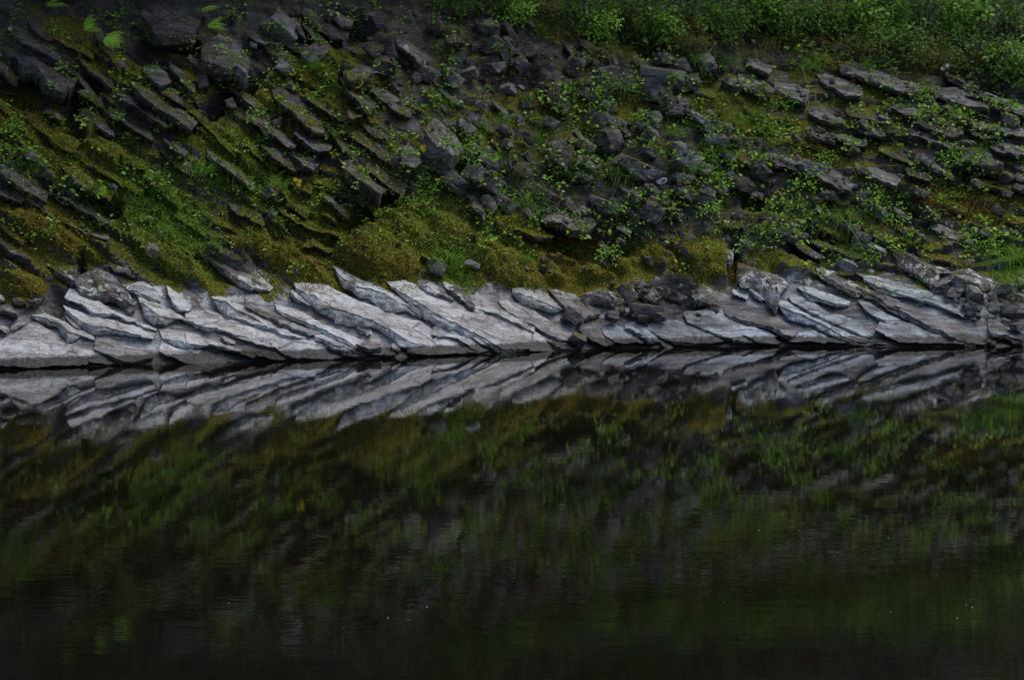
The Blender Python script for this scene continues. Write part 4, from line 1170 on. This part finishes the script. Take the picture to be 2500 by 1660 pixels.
NOTE = [
 # kind, view, x, y, size, label
 ('pale', '1', 110, 330, 1.2, 'pale round leaved herb at the far left below the drooping fern'),
 ('dark', '1', 20, 490, .9, 'small dark leaved herb at the far left edge above the black ledge'),
 ('pale', '1', 520, 580, .9, 'pale narrow leaved herb on the lip of the black ledge'),
 ('blue', '1', 1570, 860, 1.5, 'blue green leafy plant growing on the long dark column'),
 ('leaf', '1', 410, 1030, 1.2, 'leafy herb left of a small black cave in the moss'),
 ('leaf', '1', 90, 1130, 1.3, 'bushy herb at the left edge on the rusty moss streak, upper of two'),
 ('leaf', '1', 60, 1290, 1.3, 'bushy herb at the left edge on the rusty moss streak, lower of two'),
 ('dark', '1', 760, 920, 1.1, 'dark herb beside a red leaf on the left moss'),
 ('pale', '1', 1570, 330, .6, 'single pale leafed sprig under the forked fern'),
 ('leaf', '1', 1700, 1420, 1.1, 'green herb in the grassy streak beneath the long dark column'),
 ('leaf', '5', 560, 90, 1.2, 'leafy herb on the lower left columns above the grassy moss'),
 ('leaf', '5', 1250, 30, 1.3, 'leafy herb at the top of the green grassy moss'),
 ('blue', '5', 960, 250, 1.1, 'bluish herb at the edge of the green grassy moss'),
 ('dark', '5', 1660, 350, 1.0, 'small dark herb on the moss ridge above the left slabs'),
 ('pale', '2', 420, 640, 1.1, 'pale leafed herb left of the bright grass mound'),
 ('pale', '2', 450, 785, .7, 'tiny pale herb on top of the thick dark column'),
 ('pale', '2', 835, 1110, 1.1, 'hanging chain of pale leaves below the pointed dark block'),
 ('leaf', '2', 2240, 140, 1.4, 'round leaved green plant at the upper edge above the dark hollow'),
 ('pale', '2', 700, 100, 1.2, 'yellowish leafy sprig at the upper edge by a black hole'),
 ('leaf', '2', 575, 270, .8, 'small green sprig under the black hole near the white crusted boulder'),
 ('leaf', '6', 300, 200, 1.5, 'leafy herb standing under the tall yellow flower'),
 ('leaf', '6', 1440, 90, 1.5, 'bright leafy herb right of the diagonal black crack'),
 ('leaf', '6', 1280, 220, 1.3, 'leafy herb beside the diagonal black crack, below the bright one'),
 ('leaf', '6', 400, 720, .9, 'lone green sprig at the upper edge of the white slabs'),
 ('leaf', '6', 1900, 520, 1.2, 'tall green herb between two mossy mounds'),
 ('leaf', '6', 2060, 270, 1.0, 'leafy herb right of the grey rock face over the mossy mounds'),
 ('leaf', '7', 1790, 50, 1.7, 'upper half of the big leafy clump in the middle right scree'),
 ('hang', '7', 980, 330, 1.6, 'trailing leafy vine hanging above the mossy hollow'),
 ('leaf', '7', 940, 610, 1.3, 'star leaved herb in the mossy hollow'),
 ('leaf', '7', 1490, 720, 1.0, 'lone green sprig on the rocks below the mossy hollow'),
 ('dark', '7', 1420, 220, 1.6, 'bushy herb left of the big leafy clump, above the mossy rocks'),
 ('leaf', '7', 1740, 270, 1.5, 'leafy herb directly below the big leafy clump'),
 ('blue', '7', 2080, 590, 1.6, 'bluish green plant above the tall grey prism by the shore'),
 ('leaf', '7', 450, 90, 1.2, 'upright leafy herb among the scree left of the trailing vine'),
 ('pale', '3', 390, 810, 1.0, 'yellow green sprig on a ledge in the upper scree'),
 ('pale', '3', 760, 950, 1.3, 'large pale leafed sprig in the middle scree'),
 ('blue', '3', 590, 970, 1.2, 'whitish green woolly plant left of the pale leafed sprig'),
 ('leaf', '3', 900, 850, 1.0, 'green sprig above the grey slabby stone'),
 ('leaf', '3', 1720, 1060, 1.5, 'leafy herb left of the light square stone'),
 ('leaf', '3', 1100, 330, 1.0, 'pair of round leaves over the dark upper hollow'),
 ('pale', '3', 1530, 1110, 1.1, 'pale herb with hanging leaves under the stacked blocks'),
 ('leaf', '3', 920, 1290, 1.0, 'small herb on the dark stones of the scree'),
 ('leaf', '3', 2250, 1080, 1.3, 'leafy herb right of the black gap, middle right slope'),
 ('leaf', '4', 380, 900, 1.5, 'leafy herb between the dark ledges at the upper right'),
 ('leaf', '4', 1560, 770, 1.3, 'green herb in front of the long upper right column'),
 ('leaf', '4', 1540, 880, 1.0, 'small herb under the long upper right column'),
 ('dark', '4', 1340, 600, 1.3, 'dark green herb on top of the upper right column'),
 ('pale', '4', 1890, 980, 1.2, 'yellowish herb beside the tan wedge slab, upper right'),
 ('pale', '4', 1260, 1050, 1.2, 'pale leafed herb below the light oval slab, upper right'),
 ('dark', '4', 1250, 1160, 1.7, 'dark bushy herb in the middle of the right ledges'),
 ('leaf', '4', 930, 1230, 1.2, 'leafy sprig on the right ledges near a grey chip'),
 ('leaf', '4', 730, 1330, 1.3, 'low green cushion plant on the right ledges'),
 ('leaf', '4', 1760, 1330, 1.8, 'bright leafy herb left of the overhanging block at the right'),
 ('leaf', '4', 2140, 1090, 1.0, 'small herb on the grey ledge near the right edge'),
 ('leaf', '4', 2080, 1220, .9, 'small herb above the overhanging block at the right'),
 ('leaf', '4', 250, 1100, 1.3, 'spreading herb beside the patchy grey slab'),
 ('pale', '4', 550, 1250, 1.1, 'pale sprig above the patchy grey slab'),
 ('leaf', '8', 1260, 340, 1.7, 'bright leafy herb above the right columns'),
 ('leaf', '8', 460, 260, 1.7, 'leafy herb hanging over mossy stones, right of the big clump'),
 ('leaf', '8', 540, 90, 1.9, 'large leafy herb at the centre of the right slope'),
 ('leaf', '8', 1090, 140, 1.6, 'leafy herb trailing to the right below a pale chip of rock'),
 ('leaf', '8', 1060, 650, 1.5, 'upright leafy sprig at the top of the right shore slabs'),
 ('leaf', '8', 580, 740, 1.2, 'broad leaved sprig beside the tall grey prism by the shore'),
 ('leaf', '8', 730, 650, 1.1, 'thin leaved sprig above the right shore slabs'),
 ('leaf', '8', 1970, 520, 1.8, 'large leafy clump low on the right edge'),
 ('leaf', '8', 1950, 600, 1.5, 'leafy clump under the large leafy clump at the right edge'),
 ('pale', '8', 1800, 640, 1.1, 'pale sprig on the rocks left of the right edge clumps'),
 ('leaf', '8', 130, 150, 1.5, 'leafy herb right of the big leafy clump'),
 ('leaf', '8', 240, 390, 1.2, 'low herb over the mossy stones right of the big clump'),
 ('leaf', '8', 60, 560, 1.1, 'herb beside the bluish green plant above the prism'),
 ('leaf', '8', 2250, 410, 1.2, 'leafy herb at the right edge below the orange grass'),
]
for kd, vw, x, y, sz, lb in NOTE:
    ox, oy, kk = VIEW[vw]
    if kd == 'leaf' and sz >= 1.3: kd, sz = 'big', sz * .40
    plant(kd, ox + x / kk, oy + y / kk, sz, lb, 'leafy plants on the bank')
    landmark(lb, ox + x / kk, oy + y / kk)
plant('big', 1765, 405, 1.0, 'big bright leafy clump growing out of the middle right scree', 'leafy plants on the bank', 'leafy_bush', 'bush')

TN = [
 ('grass', '0', 766, 172, 1.6, 'bright green grass mound high on the slope'), ('fine', '0', 80, 425, 1.5, 'bright grass tuft on the lower left columns'),
 ('grass', '0', 490, 425, 1.4, 'grass streak between the left columns, upper of two'), ('grass', '0', 515, 452, 1.3, 'grass streak between the left columns, lower of two'),
 ('broad', '0', 1104, 262, 1.1, 'broad bladed grass sprout above the middle scree'), ('fine', '0', 1733, 375, 1.9, 'soft rounded grass tuft above the leafy clump'),
 ('grass', '0', 1800, 308, 1.4, 'bright grass tuft beside the light square stone'), ('fine', '0', 1680, 415, 1.3, 'thin grass veiling a pale stone'),
 ('grass', '0', 1639, 330, 1.5, 'tall thin grass under the stacked blocks'), ('grass', '0', 1312, 350, 1.7, 'leaning grass tuft in the left scree'), ('fine', '0', 1499, 425, 1.6, 'hanging grass in the lower scree'),
 ('fine', '0', 1261, 500, 1.9, 'soft blue green grass beside the mossy mounds'), ('grass', '0', 1531, 615, 1.8, 'green grass tuft in the mossy hollow'), ('grass', '0', 1102, 640, 1.5, 'bright green grass patch over the white slabs'),
 ('grass', '0', 1285, 640, 1.3, 'grass tuft at the right end of the mossy mounds'), ('grass', '0', 1225, 300, 1.4, 'grass tuft growing through grey stones, upper middle'), ('fine', '0', 1135, 330, 1.5, 'grass tuft between grey boulders, middle slope'),
 ('fine', '0', 2051, 535, 1.9, 'yellow green grassy cushion on the right slope'), ('grass', '0', 2473, 640, 1.9, 'tall grass at the right edge above the shore'), ('fine', '0', 2478, 690, 1.2, 'short grass at the right edge by the shore stones'),
 ('dry', '0', 2375, 500, 1.7, 'orange dry grass clump on the right slope, larger of two'), ('dry', '0', 2280, 495, 1.2, 'orange dry grass clump on the right slope, smaller of two'), ('dry', '0', 1966, 110, 1.7, 'rusty dry grass hanging under the shrubs'),
 ('dry', '0', 2045, 160, 1.0, 'small rusty grass tuft at the end of the upper right column'), ('olive', '0', 1890, 120, 1.6, 'olive grass hanging left of the rusty dry grass'), ('olive', '0', 2090, 120, 1.5, 'olive grass right of the rusty dry grass'),
 ('olive', '0', 1345, 75, 1.5, 'olive grass curtain at the upper edge, middle of the bank'), ('olive', '0', 1530, 65, 1.3, 'brownish grass tuft on the lip of the dark hollow'), ('olive', '0', 1455, 130, 1.5, 'pale grass hanging beside the dark cube boulder'),
 ('olive', '0', 1775, 110, 1.6, 'long grass hanging by the dark gap under the shrubs'), ('fine', '0', 565, 150, 1.3, 'thin grass drooping over the big dark block'), ('olive', '0', 900, 200, 1.2, 'dark grass in the black hole by the pointed block'),
 ('olive', '0', 1100, 75, 1.2, 'olive grass under the upper edge, left of the dark hollow'), ('fine', '0', 1500, 215, 1.2, 'green grass beside the stacked blocks'), ('fine', '0', 2280, 150, 1.4, 'yellow green grass above the long upper right column'),
 ('grass', '0', 1075, 120, 1.0, 'little grass tuft on the dark column under the shrubs'), ('fine', '0', 1965, 170, 1.9, 'fluffy green plant on the ledge under the rusty grass'), ('fine', '0', 2090, 620, 1.2, 'grass arching out of a dark cleft on the right'),
 ('grass', '0', 680, 460, 1.3, 'grass among the moss under the thick dark column'), ('grass', '0', 330, 500, 1.4, 'grass in the green moss on the left, beside the cave'), ('fine', '0', 390, 560, 1.4, 'grass at the foot of the green moss on the left'),
]
for kd, vw, x, y, sz, lb in TN:
    tuft(kd, x, y, sz, lb, 'grass tufts on the bank')
    landmark(lb, x, y)

ZP = [
 ('small leafy sprig scattered through the middle scree', 'sprigs in the middle scree', (1150, 1880, 200, 580), 135, ['leaf', 'leaf', 'pale', 'dark', 'hang'], (.6, 1.35)),
 ('small leafy sprig growing between the right hand ledges', 'sprigs on the right ledges', (1880, 2490, 220, 620), 115, ['leaf', 'leaf', 'pale', 'dark'], (.6, 1.3)),
 ('small green sprig in the moss of the left slope', 'sprigs in the left moss', (0, 900, 280, 590), 75, ['leaf', 'leaf', 'dark', 'blue'], (.4, .95)),
 ('small pale sprig in the shade of the upper rocks', 'sprigs in the upper shade', (0, 1300, 5, 260), 45, ['pale', 'dark', 'dark', 'leaf'], (.35, .75)),
 ('small sprig on the moss mounds around the black crack', 'sprigs on the moss mounds', (850, 1250, 330, 600), 42, ['leaf', 'leaf', 'pale'], (.4, .9)),
]
for lb, gr, b_, n, kinds, sz in ZP:
    for _ in range(n):
        u = random.uniform(b_[0], b_[1]); v = random.uniform(b_[2], b_[3])
        if float(fbm(np.array([u / 60, v / 60, 77.0]), 2)) < -.12 and random.random() < .7: continue
        kd = random.choice(kinds)
        lf, st = random.choice(SPR[kd])
        p, nrm = ground_at(u, v)
        o = ob('herb_sprig', None, None, p + nrm * .02, (0, 0, random.uniform(-3, 3)), random.uniform(*sz))
        ob('foliage', lf, o); ob('stem', st, o)
        tag(o, lb, 'sprig', gr)
        LATE.append((o, {'leaf': 'small green sprig', 'pale': 'small pale yellow green sprig', 'dark': 'small dark leaved sprig', 'hang': 'small trailing sprig', 'blue': 'small bluish narrow leaved sprig'}[kd], u, v))

for i in range(46):
    u = random.uniform(1230, 2490); v = float(np.interp(u, [1230, 1500, 1800, 2100, 2490], [30, 90, 130, 145, 200])) + random.uniform(-70, 45)
    kd = random.choice(['olive', 'olive', 'fine', 'dry', 'grass'])
    o = tuft(kd, u, v, random.uniform(.8, 1.6), 'grass hanging from the edge of the thicket', 'grass hanging under the thicket', 'grass_tuft')
    LATE.append((o, {'olive': 'olive hanging grass', 'fine': 'thin green hanging grass', 'dry': 'rusty hanging grass', 'grass': 'green grass tuft'}[kd], u, v))
for i in range(40):
    u = random.uniform(1050, 2490); v = random.uniform(230, 600)
    kd = random.choice(['fine', 'grass', 'grass', 'olive'])
    o = tuft(kd, u, v, random.uniform(.6, 1.2), 'grass tuft between stones', 'small grass tufts between stones')
    LATE.append((o, {'olive': 'small olive grass tuft', 'fine': 'small fine grass tuft', 'grass': 'small green grass tuft'}[kd], u, v))
# flowering plants and small finds
def flower(u, v, size, mat, label, n=3):
    p, nrm = ground_at(u, v)
    e = ob('flower_plant', None, None, p + nrm * .02); tag(e, label, 'flower')
    hgt = .14 * size
    sv = np.array([[.003, 0, -.03], [-.003, 0, -.03], [.003, -.05, hgt], [-.003, -.05, hgt]])
    ob('stem', mesh_np('flower_stem', sv, np.array([[0, 1, 3, 2]]), M_STEM), e)
    for i in range(n):
        a = np.arange(8) / 8 * 2 * math.pi
        fw = np.stack([np.cos(a), 0 * a - .15, np.sin(a)], 1); fw = unit(fw); nn = np.tile(np.array([0, -1, .25]), (8, 1)); nn = unit(nn - fw * (nn * fw).sum(1, keepdims=True))
        V, Fc, lv = leaf_arrays(np.zeros((8, 3)), fw, nn, np.full(8, .026 * size), np.full(8, .016 * size))
        ob('blossom', mesh_np('blossom', V, Fc, mat, {'lv': lv}), e, (random.uniform(-.035, .035) * size, -.055, hgt + random.uniform(-.025, .03) * size))
flower(725, 480, 1.2, M_YELLOW, 'yellow flower standing tall in the moss, left of the diagonal crack', 3)
flower(1039, 402, 1.5, M_YELLOW, 'yellow flower head beside the large rounded grey boulder', 4)
flower(1066, 462, .8, M_YELLOW, 'small yellow flower among bright leaves near the mossy mounds', 2)
flower(988, 148, 1.0, M_WHITE, 'white flower spray on the dark column under the shrubs', 6)
flower(2304, 200, 1.3, M_WHITE, 'single white bloom above the long upper right column', 2)
flower(243, 262, .7, M_RED, 'small red flower on the left moss', 1)

def stick(u0, v0, u1, v1, w, mat, label, name='stick', out=.05):
    a, _ = ground_at(u0, v0); b, _ = ground_at(u1, v1)
    a = a + Vector((0, -out, out)); b = b + Vector((0, -out, out))
    ax = (b - a); n1 = ax.orthogonal().normalized(); n2 = ax.cross(n1).normalized()
    V, Fc = [], []
    for i in range(5):
        s = i / 4; c_ = a.lerp(b, s) + n1 * (math.sin(s * 4) * .01); ww = w * (1 - .5 * s)
        for k_ in range(5):
            V.append(c_ + n1 * math.cos(k_ * 1.2566) * ww + n2 * math.sin(k_ * 1.2566) * ww)
        if i:
            for k_ in range(5):
                Fc.append([(i - 1) * 5 + k_, (i - 1) * 5 + (k_ + 1) % 5, i * 5 + (k_ + 1) % 5, i * 5 + k_])
    V = np.array(V) - np.array(a)
    o = ob(name, mesh_np(name, V, np.array(Fc), mat), None, a)
    return tag(o, label, 'stick')
stick(2402, 236, 2450, 256, .011, M_STICK, 'bleached white stick on the long column at the upper right')
stick(2424, 232, 2440, 240, .008, M_STICK, 'short bleached twig beside the white stick at the upper right')
stick(2092, 200, 2112, 209, .009, M_STICK, 'short pale stick next to a red leaf at the upper right')
stick(2386, 291, 2412, 296, .008, M_STICK, 'thin white stick lying on a ledge at the right')
stick(1051, 165, 1053, 220, .007, M_TWIG, 'bare grey twig hanging under the dark column below the shrubs')
stick(1366, 225, 1366, 270, .005, M_TWIG, 'dry upright stalk before the dark leaning stone')
stick(940, 70, 990, 85, .006, M_TWIG, 'crooked dead twig in the upper rubble, first from the ferns')
stick(1000, 40, 1022, 85, .006, M_TWIG, 'crooked dead twig in the upper rubble, second from the ferns')
stick(1720, 150, 1745, 118, .006, M_TWIG, 'pale dead twig leaning across the dark gap under the shrubs')
stick(600, 190, 608, 215, .006, M_TWIG, 'dry stem drooping over the end of the big dark block')
p_, n_ = ground_at(2086, 195)
V, Fc, lv = leaf_arrays(np.zeros((3, 3)), unit(np.array([[1, 0, .2], [.6, 0, .8], [-.5, 0, .6]])), unit(np.array([[0, -1, .4]] * 3)), np.full(3, .05), np.full(3, .035))
tag(ob('fallen_leaf', mesh_np('fallen_leaf', V, Fc, M_RED, {'lv': lv}), None, p_ + n_ * .03), 'red fallen leaf next to a short pale stick at the upper right', 'leaf')
YL = [(210, 310, 'single yellow leaf over the small black cave on the left'), (657, 222, 'yellow leaf by the head of the thick dark column'), (1589, 66, 'yellow leaf caught in the shrub edge'), (1677, 497, 'cream leaf left of the big leafy clump'), (2225, 229, 'yellow leaf beside the herb on the upper right column'), (1888, 171, 'pale leaf at the end of the upper right ledge'), (2353, 296, 'yellow leaf beside the tan wedge slab'), (1775, 548, 'pale yellow leaf on the stones below the leafy herb')]
for u, v, lb in YL:
    p_, n_ = ground_at(u, v)
    V, Fc, lv = leaf_arrays(np.zeros((2, 3)), unit(np.array([[1, 0, .1], [-.8, 0, .3]])), unit(np.array([[0, -1, .6]] * 2)), np.full(2, .04), np.full(2, .035))
    tag(ob('fallen_leaf', mesh_np('fallen_leaf', V, Fc, plain_material('yellow_leaf', (.62, .50, .13)), {'lv': lv}), None, p_ + n_ * .04), lb, 'leaf', 'fallen leaves on the bank')

# ------------------------------------------------------------------ shrubs along the top and unseen shade trees above
def shrub_mesh(name, mat, seed, n, rx, ry, rz, lmin, lmax, ratio):
    r = np.random.default_rng(seed)
    nc = 26
    cc = unit(r.normal(0, 1, (nc, 3))) * (r.random((nc, 1)) ** .4) * np.array([rx, ry, rz])
    cr = r.uniform(.10, .22, nc)
    i = r.integers(0, nc, n)
    off = unit(r.normal(0, 1, (n, 3)))
    C = cc[i] + off * (cr[i] * r.uniform(.5, 1.1, n))[:, None]
    fw = unit(off * np.array([1, 1, .5]) + r.normal(0, .5, (n, 3)) - np.array([0, .1, .25]))
    nn = unit(np.array([0, -.4, 1.0]) + off * .5 + r.normal(0, .35, (n, 3))); nn = unit(nn - fw * (nn * fw).sum(1, keepdims=True))
    L = r.uniform(lmin, lmax, n)
    lvv = np.clip(r.random(nc)[i] * .6 + r.random(n) * .4, 0, 1)
    V, Fc, lv = leaf_arrays(C, fw, nn, L, L * ratio, lv=lvv)
    fol = mesh_np(name + '_foliage', V, Fc, mat, {'lv': lv})
    sv, sf = [], []
    root = np.array([0, .25 * ry, -rz * 1.1])
    for q in cc:
        b = len(sv); mid = (root + q) / 2 + r.normal(0, .06, 3)
        for c_, w in ((root, .014), (mid, .009), (q, .004)):
            for a in range(4): sv.append(c_ + w * np.array([math.cos(a * 1.57), math.sin(a * 1.57), 0]))
        for lev in range(2):
            for a in range(4): sf.append([b + lev * 4 + a, b + lev * 4 + (a + 1) % 4, b + lev * 4 + 4 + (a + 1) % 4, b + lev * 4 + 4 + a])
    br = mesh_np(name + '_branches', np.array(sv), np.array(sf), M_BARK)
    return fol, br
SH = {
 'round': [shrub_mesh('shrub', M_LEAF, 31 + i, 620, .6, .4, .42, .06, .11, .75) for i in range(3)],
 'fine': [shrub_mesh('fine_shrub', M_DARKLEAF, 41 + i, 900, .62, .4, .45, .04, .09, .5) for i in range(3)],
 'olive': [shrub_mesh('olive_shrub', M_OLIVE, 51 + i, 1100, .58, .4, .42, .03, .07, .35) for i in range(2)],
}
def thick(u, v):
    edge = np.interp(u, [880, 1260, 1350, 1500, 1650, 1800, 1900, 2000, 2150, 2300, 2500], [5, 30, 60, 80, 110, 120, 130, 150, 140, 170, 215]) + 55 * veg_noise(u, v, 45, 61)
    return np.clip((edge - v) / 35, 0, 1) * np.clip(.22 + 2.4 * veg_noise(u, v, 38, 63), .01, 1)
P, N, Us, Vs = scatter(7600, thick, (860, 2560, -80, 260))
nb = 4
C = np.repeat(P, nb, 0) + rng.normal(0, .07, (len(P) * nb, 3)) + np.repeat(rng.uniform(0, .3, (len(P), 1)), nb, 0) * np.array([0, -.8, .55])
fw = unit(rng.normal(0, 1, C.shape) * np.array([1, .8, .5]) + np.array([0, -.3, -.25]))
nn = unit(np.array([0, -.45, 1.0]) + rng.normal(0, .45, C.shape)); nn = unit(nn - fw * (nn * fw).sum(1, keepdims=True))
L = rng.uniform(.04, .10, len(C))
V, Fc, lv = leaf_arrays(C, fw, nn, L, L * rng.uniform(.35, .8, len(C)), lv=np.clip(np.repeat(.42 + .9 * veg_noise(Us, Vs, 60, 65), nb) + rng.normal(0, .2, len(C)), 0, 1))
o = ob('undergrowth', mesh_np('undergrowth', V, Fc, M_DARKLEAF, {'lv': lv})); o['kind'] = 'stuff'
tag(o, 'tangled leafy undergrowth between the shrubs at the top', 'undergrowth')

SHR = [
 ('round', 1265, 25, .5, 'small round leaved shrub at the upper edge above the dark hollow, leftmost of the shrubs'),
 ('olive', 1330, 10, .6, 'yellow olive shrub at the upper edge, second from the left'),
 ('fine', 1420, 40, .7, 'dark green shrub over the olive grass curtain'),
 ('round', 1470, 60, .55, 'round leaved shrub hanging beside the dark hollow'),
 ('fine', 1535, 30, .8, 'fine leaved shrub above the brownish grass tuft'),
 ('round', 1610, 70, .65, 'speckled round leaved shrub over the dark gap'),
 ('fine', 1690, 20, .8, 'deep green shrub left of the bright leafy branch'),
 ('olive', 1700, 95, .55, 'olive green low shrub over the dark gap'),
 ('round', 1860, 22, .75, 'bright broad leaved branch hanging from the upper edge'),
 ('fine', 1770, 60, .75, 'shrub under the bright broad leaved branch'),
 ('fine', 1930, 50, .75, 'dull green shrub above the rusty dry grass'),
 ('olive', 1985, 30, .8, 'olive shrub between dull green shrubs near the rusty grass'),
 ('fine', 2060, 40, .9, 'thick green shrub right of the rusty grass'),
 ('round', 2140, 40, .75, 'leafy shrub in the upper right thicket, darker'),
 ('fine', 2180, 110, .8, 'fine shrub low in the upper right thicket'),
 ('olive', 2110, 110, .7, 'brownish shrub low in the upper right thicket'),
 ('fine', 2260, 40, .9, 'dense green shrub in the upper right thicket'),
 ('olive', 2290, 130, .75, 'yellow green shrub over the long upper right column'),
 ('round', 2366, 35, .85, 'bright leafed shrub near the upper right corner'),
 ('fine', 2380, 130, .9, 'dark fine shrub low near the upper right corner'),
 ('fine', 2460, 50, .9, 'dark shrub filling the upper right corner'),
 ('round', 2480, 165, .8, 'bright leafed shrub on the right edge over the black gap'),
 ('fine', 1120, 5, .5, 'dim shrub at the upper edge above the crooked twigs'),
 ('fine', 1200, -10, .6, 'dim shrub at the upper edge left of the round leaved shrub'),
]
for kd, u, v, sz, lb in SHR:
    p = Vector(base(np.array([u]), np.array([v]), np.array([.30]))[0])
    e = ob('shrub', None, None, p, (0, 0, random.uniform(-.5, .5)), sz); tag(e, lb, 'shrub', 'shrubs along the top of the bank')
    fol, br = random.choice(SH[kd]); ob('foliage', fol, e); ob('branches', br, e)
ORD = 'first second third fourth fifth sixth seventh eighth ninth tenth eleventh twelfth thirteenth fourteenth fifteenth sixteenth'.split()
for i in range(16):       # the same thicket goes on above the picture and shows only in the water
    u = 150 + i * 160 + random.uniform(-50, 50); v = random.uniform(-240, -70)
    p = Vector(base(np.array([u]), np.array([v]), np.array([.2]))[0])
    kd = random.choice(['fine', 'olive', 'fine'])
    e = ob('shrub', None, None, p, (0, 0, random.uniform(-.5, .5)), random.uniform(.9, 1.3)); tag(e, 'dark shrub above the picture edge, ' + ORD[i] + ' from the left, mirrored in the river', 'shrub', 'shrubs mirrored in the river')
    fol, br = random.choice(SH[kd]); ob('foliage', fol, e); ob('branches', br, e)

def tree_mesh(seed, n=3600):
    r = np.random.default_rng(seed)
    nc = 60
    cc = unit(r.normal(0, 1, (nc, 3))) * (r.random((nc, 1)) ** .4) * np.array([2.1, 1.9, 1.7]) + np.array([0, -.9, 3.5])
    i = r.integers(0, nc, n); off = unit(r.normal(0, 1, (n, 3)))
    C = cc[i] + off * (r.uniform(.2, .6, n))[:, None]
    fw = unit(off + r.normal(0, .5, (n, 3))); nn = unit(up + r.normal(0, .5, (n, 3))); nn = unit(nn - fw * (nn * fw).sum(1, keepdims=True))
    L = r.uniform(.16, .30, n)
    V, Fc, lv = leaf_arrays(C, fw, nn, L, L * .7, lv=np.clip(r.random(nc)[i] * .6 + r.random(n) * .4, 0, 1))
    crown = mesh_np('crown', V, Fc, M_DARKLEAF, {'lv': lv})
    sv, sf = [], []
    def tube(a, b, w0, w1, k_=6):
        q = len(sv)
        for c_, w in ((a, w0), ((a + b) / 2 + r.normal(0, .05, 3), (w0 + w1) / 2), (b, w1)):
            for t_ in range(k_): sv.append(c_ + w * np.array([math.cos(t_ * 6.283 / k_), math.sin(t_ * 6.283 / k_), 0]))
        for lev in range(2):
            for t_ in range(k_): sf.append([q + lev * k_ + t_, q + lev * k_ + (t_ + 1) % k_, q + lev * k_ + k_ + (t_ + 1) % k_, q + lev * k_ + k_ + t_])
    tube(np.array([0, 0, -.4]), np.array([.1, 0, 4.2]), .16, .06)
    for q in cc[::3]: tube(np.array([.05, 0, 1.8 + r.random() * 2]), q, .05, .015, 4)
    return crown, mesh_np('trunk', np.array(sv), np.array(sf), M_BARK)
TR = [tree_mesh(61), tree_mesh(62)]  # unseen trees, put in above the view to dim the upper slope
for x, dd, sz, lb in [(-7.0, 5.5, 1.2, 'unseen leafy tree shading the left end of the bank'), (-4.3, 5.4, 1.2, 'unseen leafy tree shading the ferns from above the picture'), (-1.6, 6.9, 1.1, 'leafy tree above the upper hollow, out of the picture'), (1.3, 6.9, 1.1, 'leafy tree above the middle shrubs, out of the picture'), (4.3, 7.4, 1.2, 'leafy tree above the thicket, out of the picture'), (7.6, 7.4, 1.2, 'leafy tree above the right end of the bank, out of the picture')]:
    y = float(shore_y(x) + dd * kx(x)); z = float(np.interp(dd, PD, PZ))
    e = ob('shade_tree', None, None, (x, y, z - .1), (R(10), 0, random.uniform(-.6, .6)), sz); tag(e, lb, 'tree', 'unseen trees shading the top of the bank')
    cr, tk = random.choice(TR); ob('crown', cr, e); ob('trunk', tk, e)

# ------------------------------------------------------------------ specks of fluff on the water
n = 26
u = np.concatenate([rng.uniform(1650, 2480, 18), rng.uniform(300, 2480, 8)]); v = np.concatenate([rng.uniform(1060, 1330, 18), rng.uniform(1470, 1530, 8)])
d = rays(u, v); t = -CAMH / d[:, 2]; C = d * t[:, None]; C[:, 2] = .003
fw = np.tile(np.array([1.0, 0, 0]), (n, 1)); nn = np.tile(np.array([0, 0, 1.0]), (n, 1))
V, Fc, lv = leaf_arrays(C, fw, nn, rng.uniform(.004, .010, n), rng.uniform(.006, .016, n), cup=.1)
o = ob('floating_fluff', mesh_np('floating_fluff', V, Fc, M_SPECK, {'lv': lv})); o['kind'] = 'stuff'
tag(o, 'white specks of seed fluff drifting on the dark water', 'fluff')
# small repeats: say which one by its look and by what it lies beside
for q in [('long upper right column', 2280, 235), ('thick dark column', 740, 270), ('diagonal black crack', 880, 530), ('long dark column', 440, 250), ('black ledge', 100, 190), ('mossy hollow', 1450, 610), ('tall grey prism', 1850, 690), ('patchy grey slab', 1920, 385), ('tan wedge slab', 2290, 300), ('waterside gully', 1600, 740), ('black cleft', 2430, 730), ('pointed dark block', 860, 260)]: LAND.append(q)
for o, look, u, v in LATE:
    t_ = place_label(look, u, v)
    if t_: o['label'] = t_
print('objects', len(bpy.data.objects))
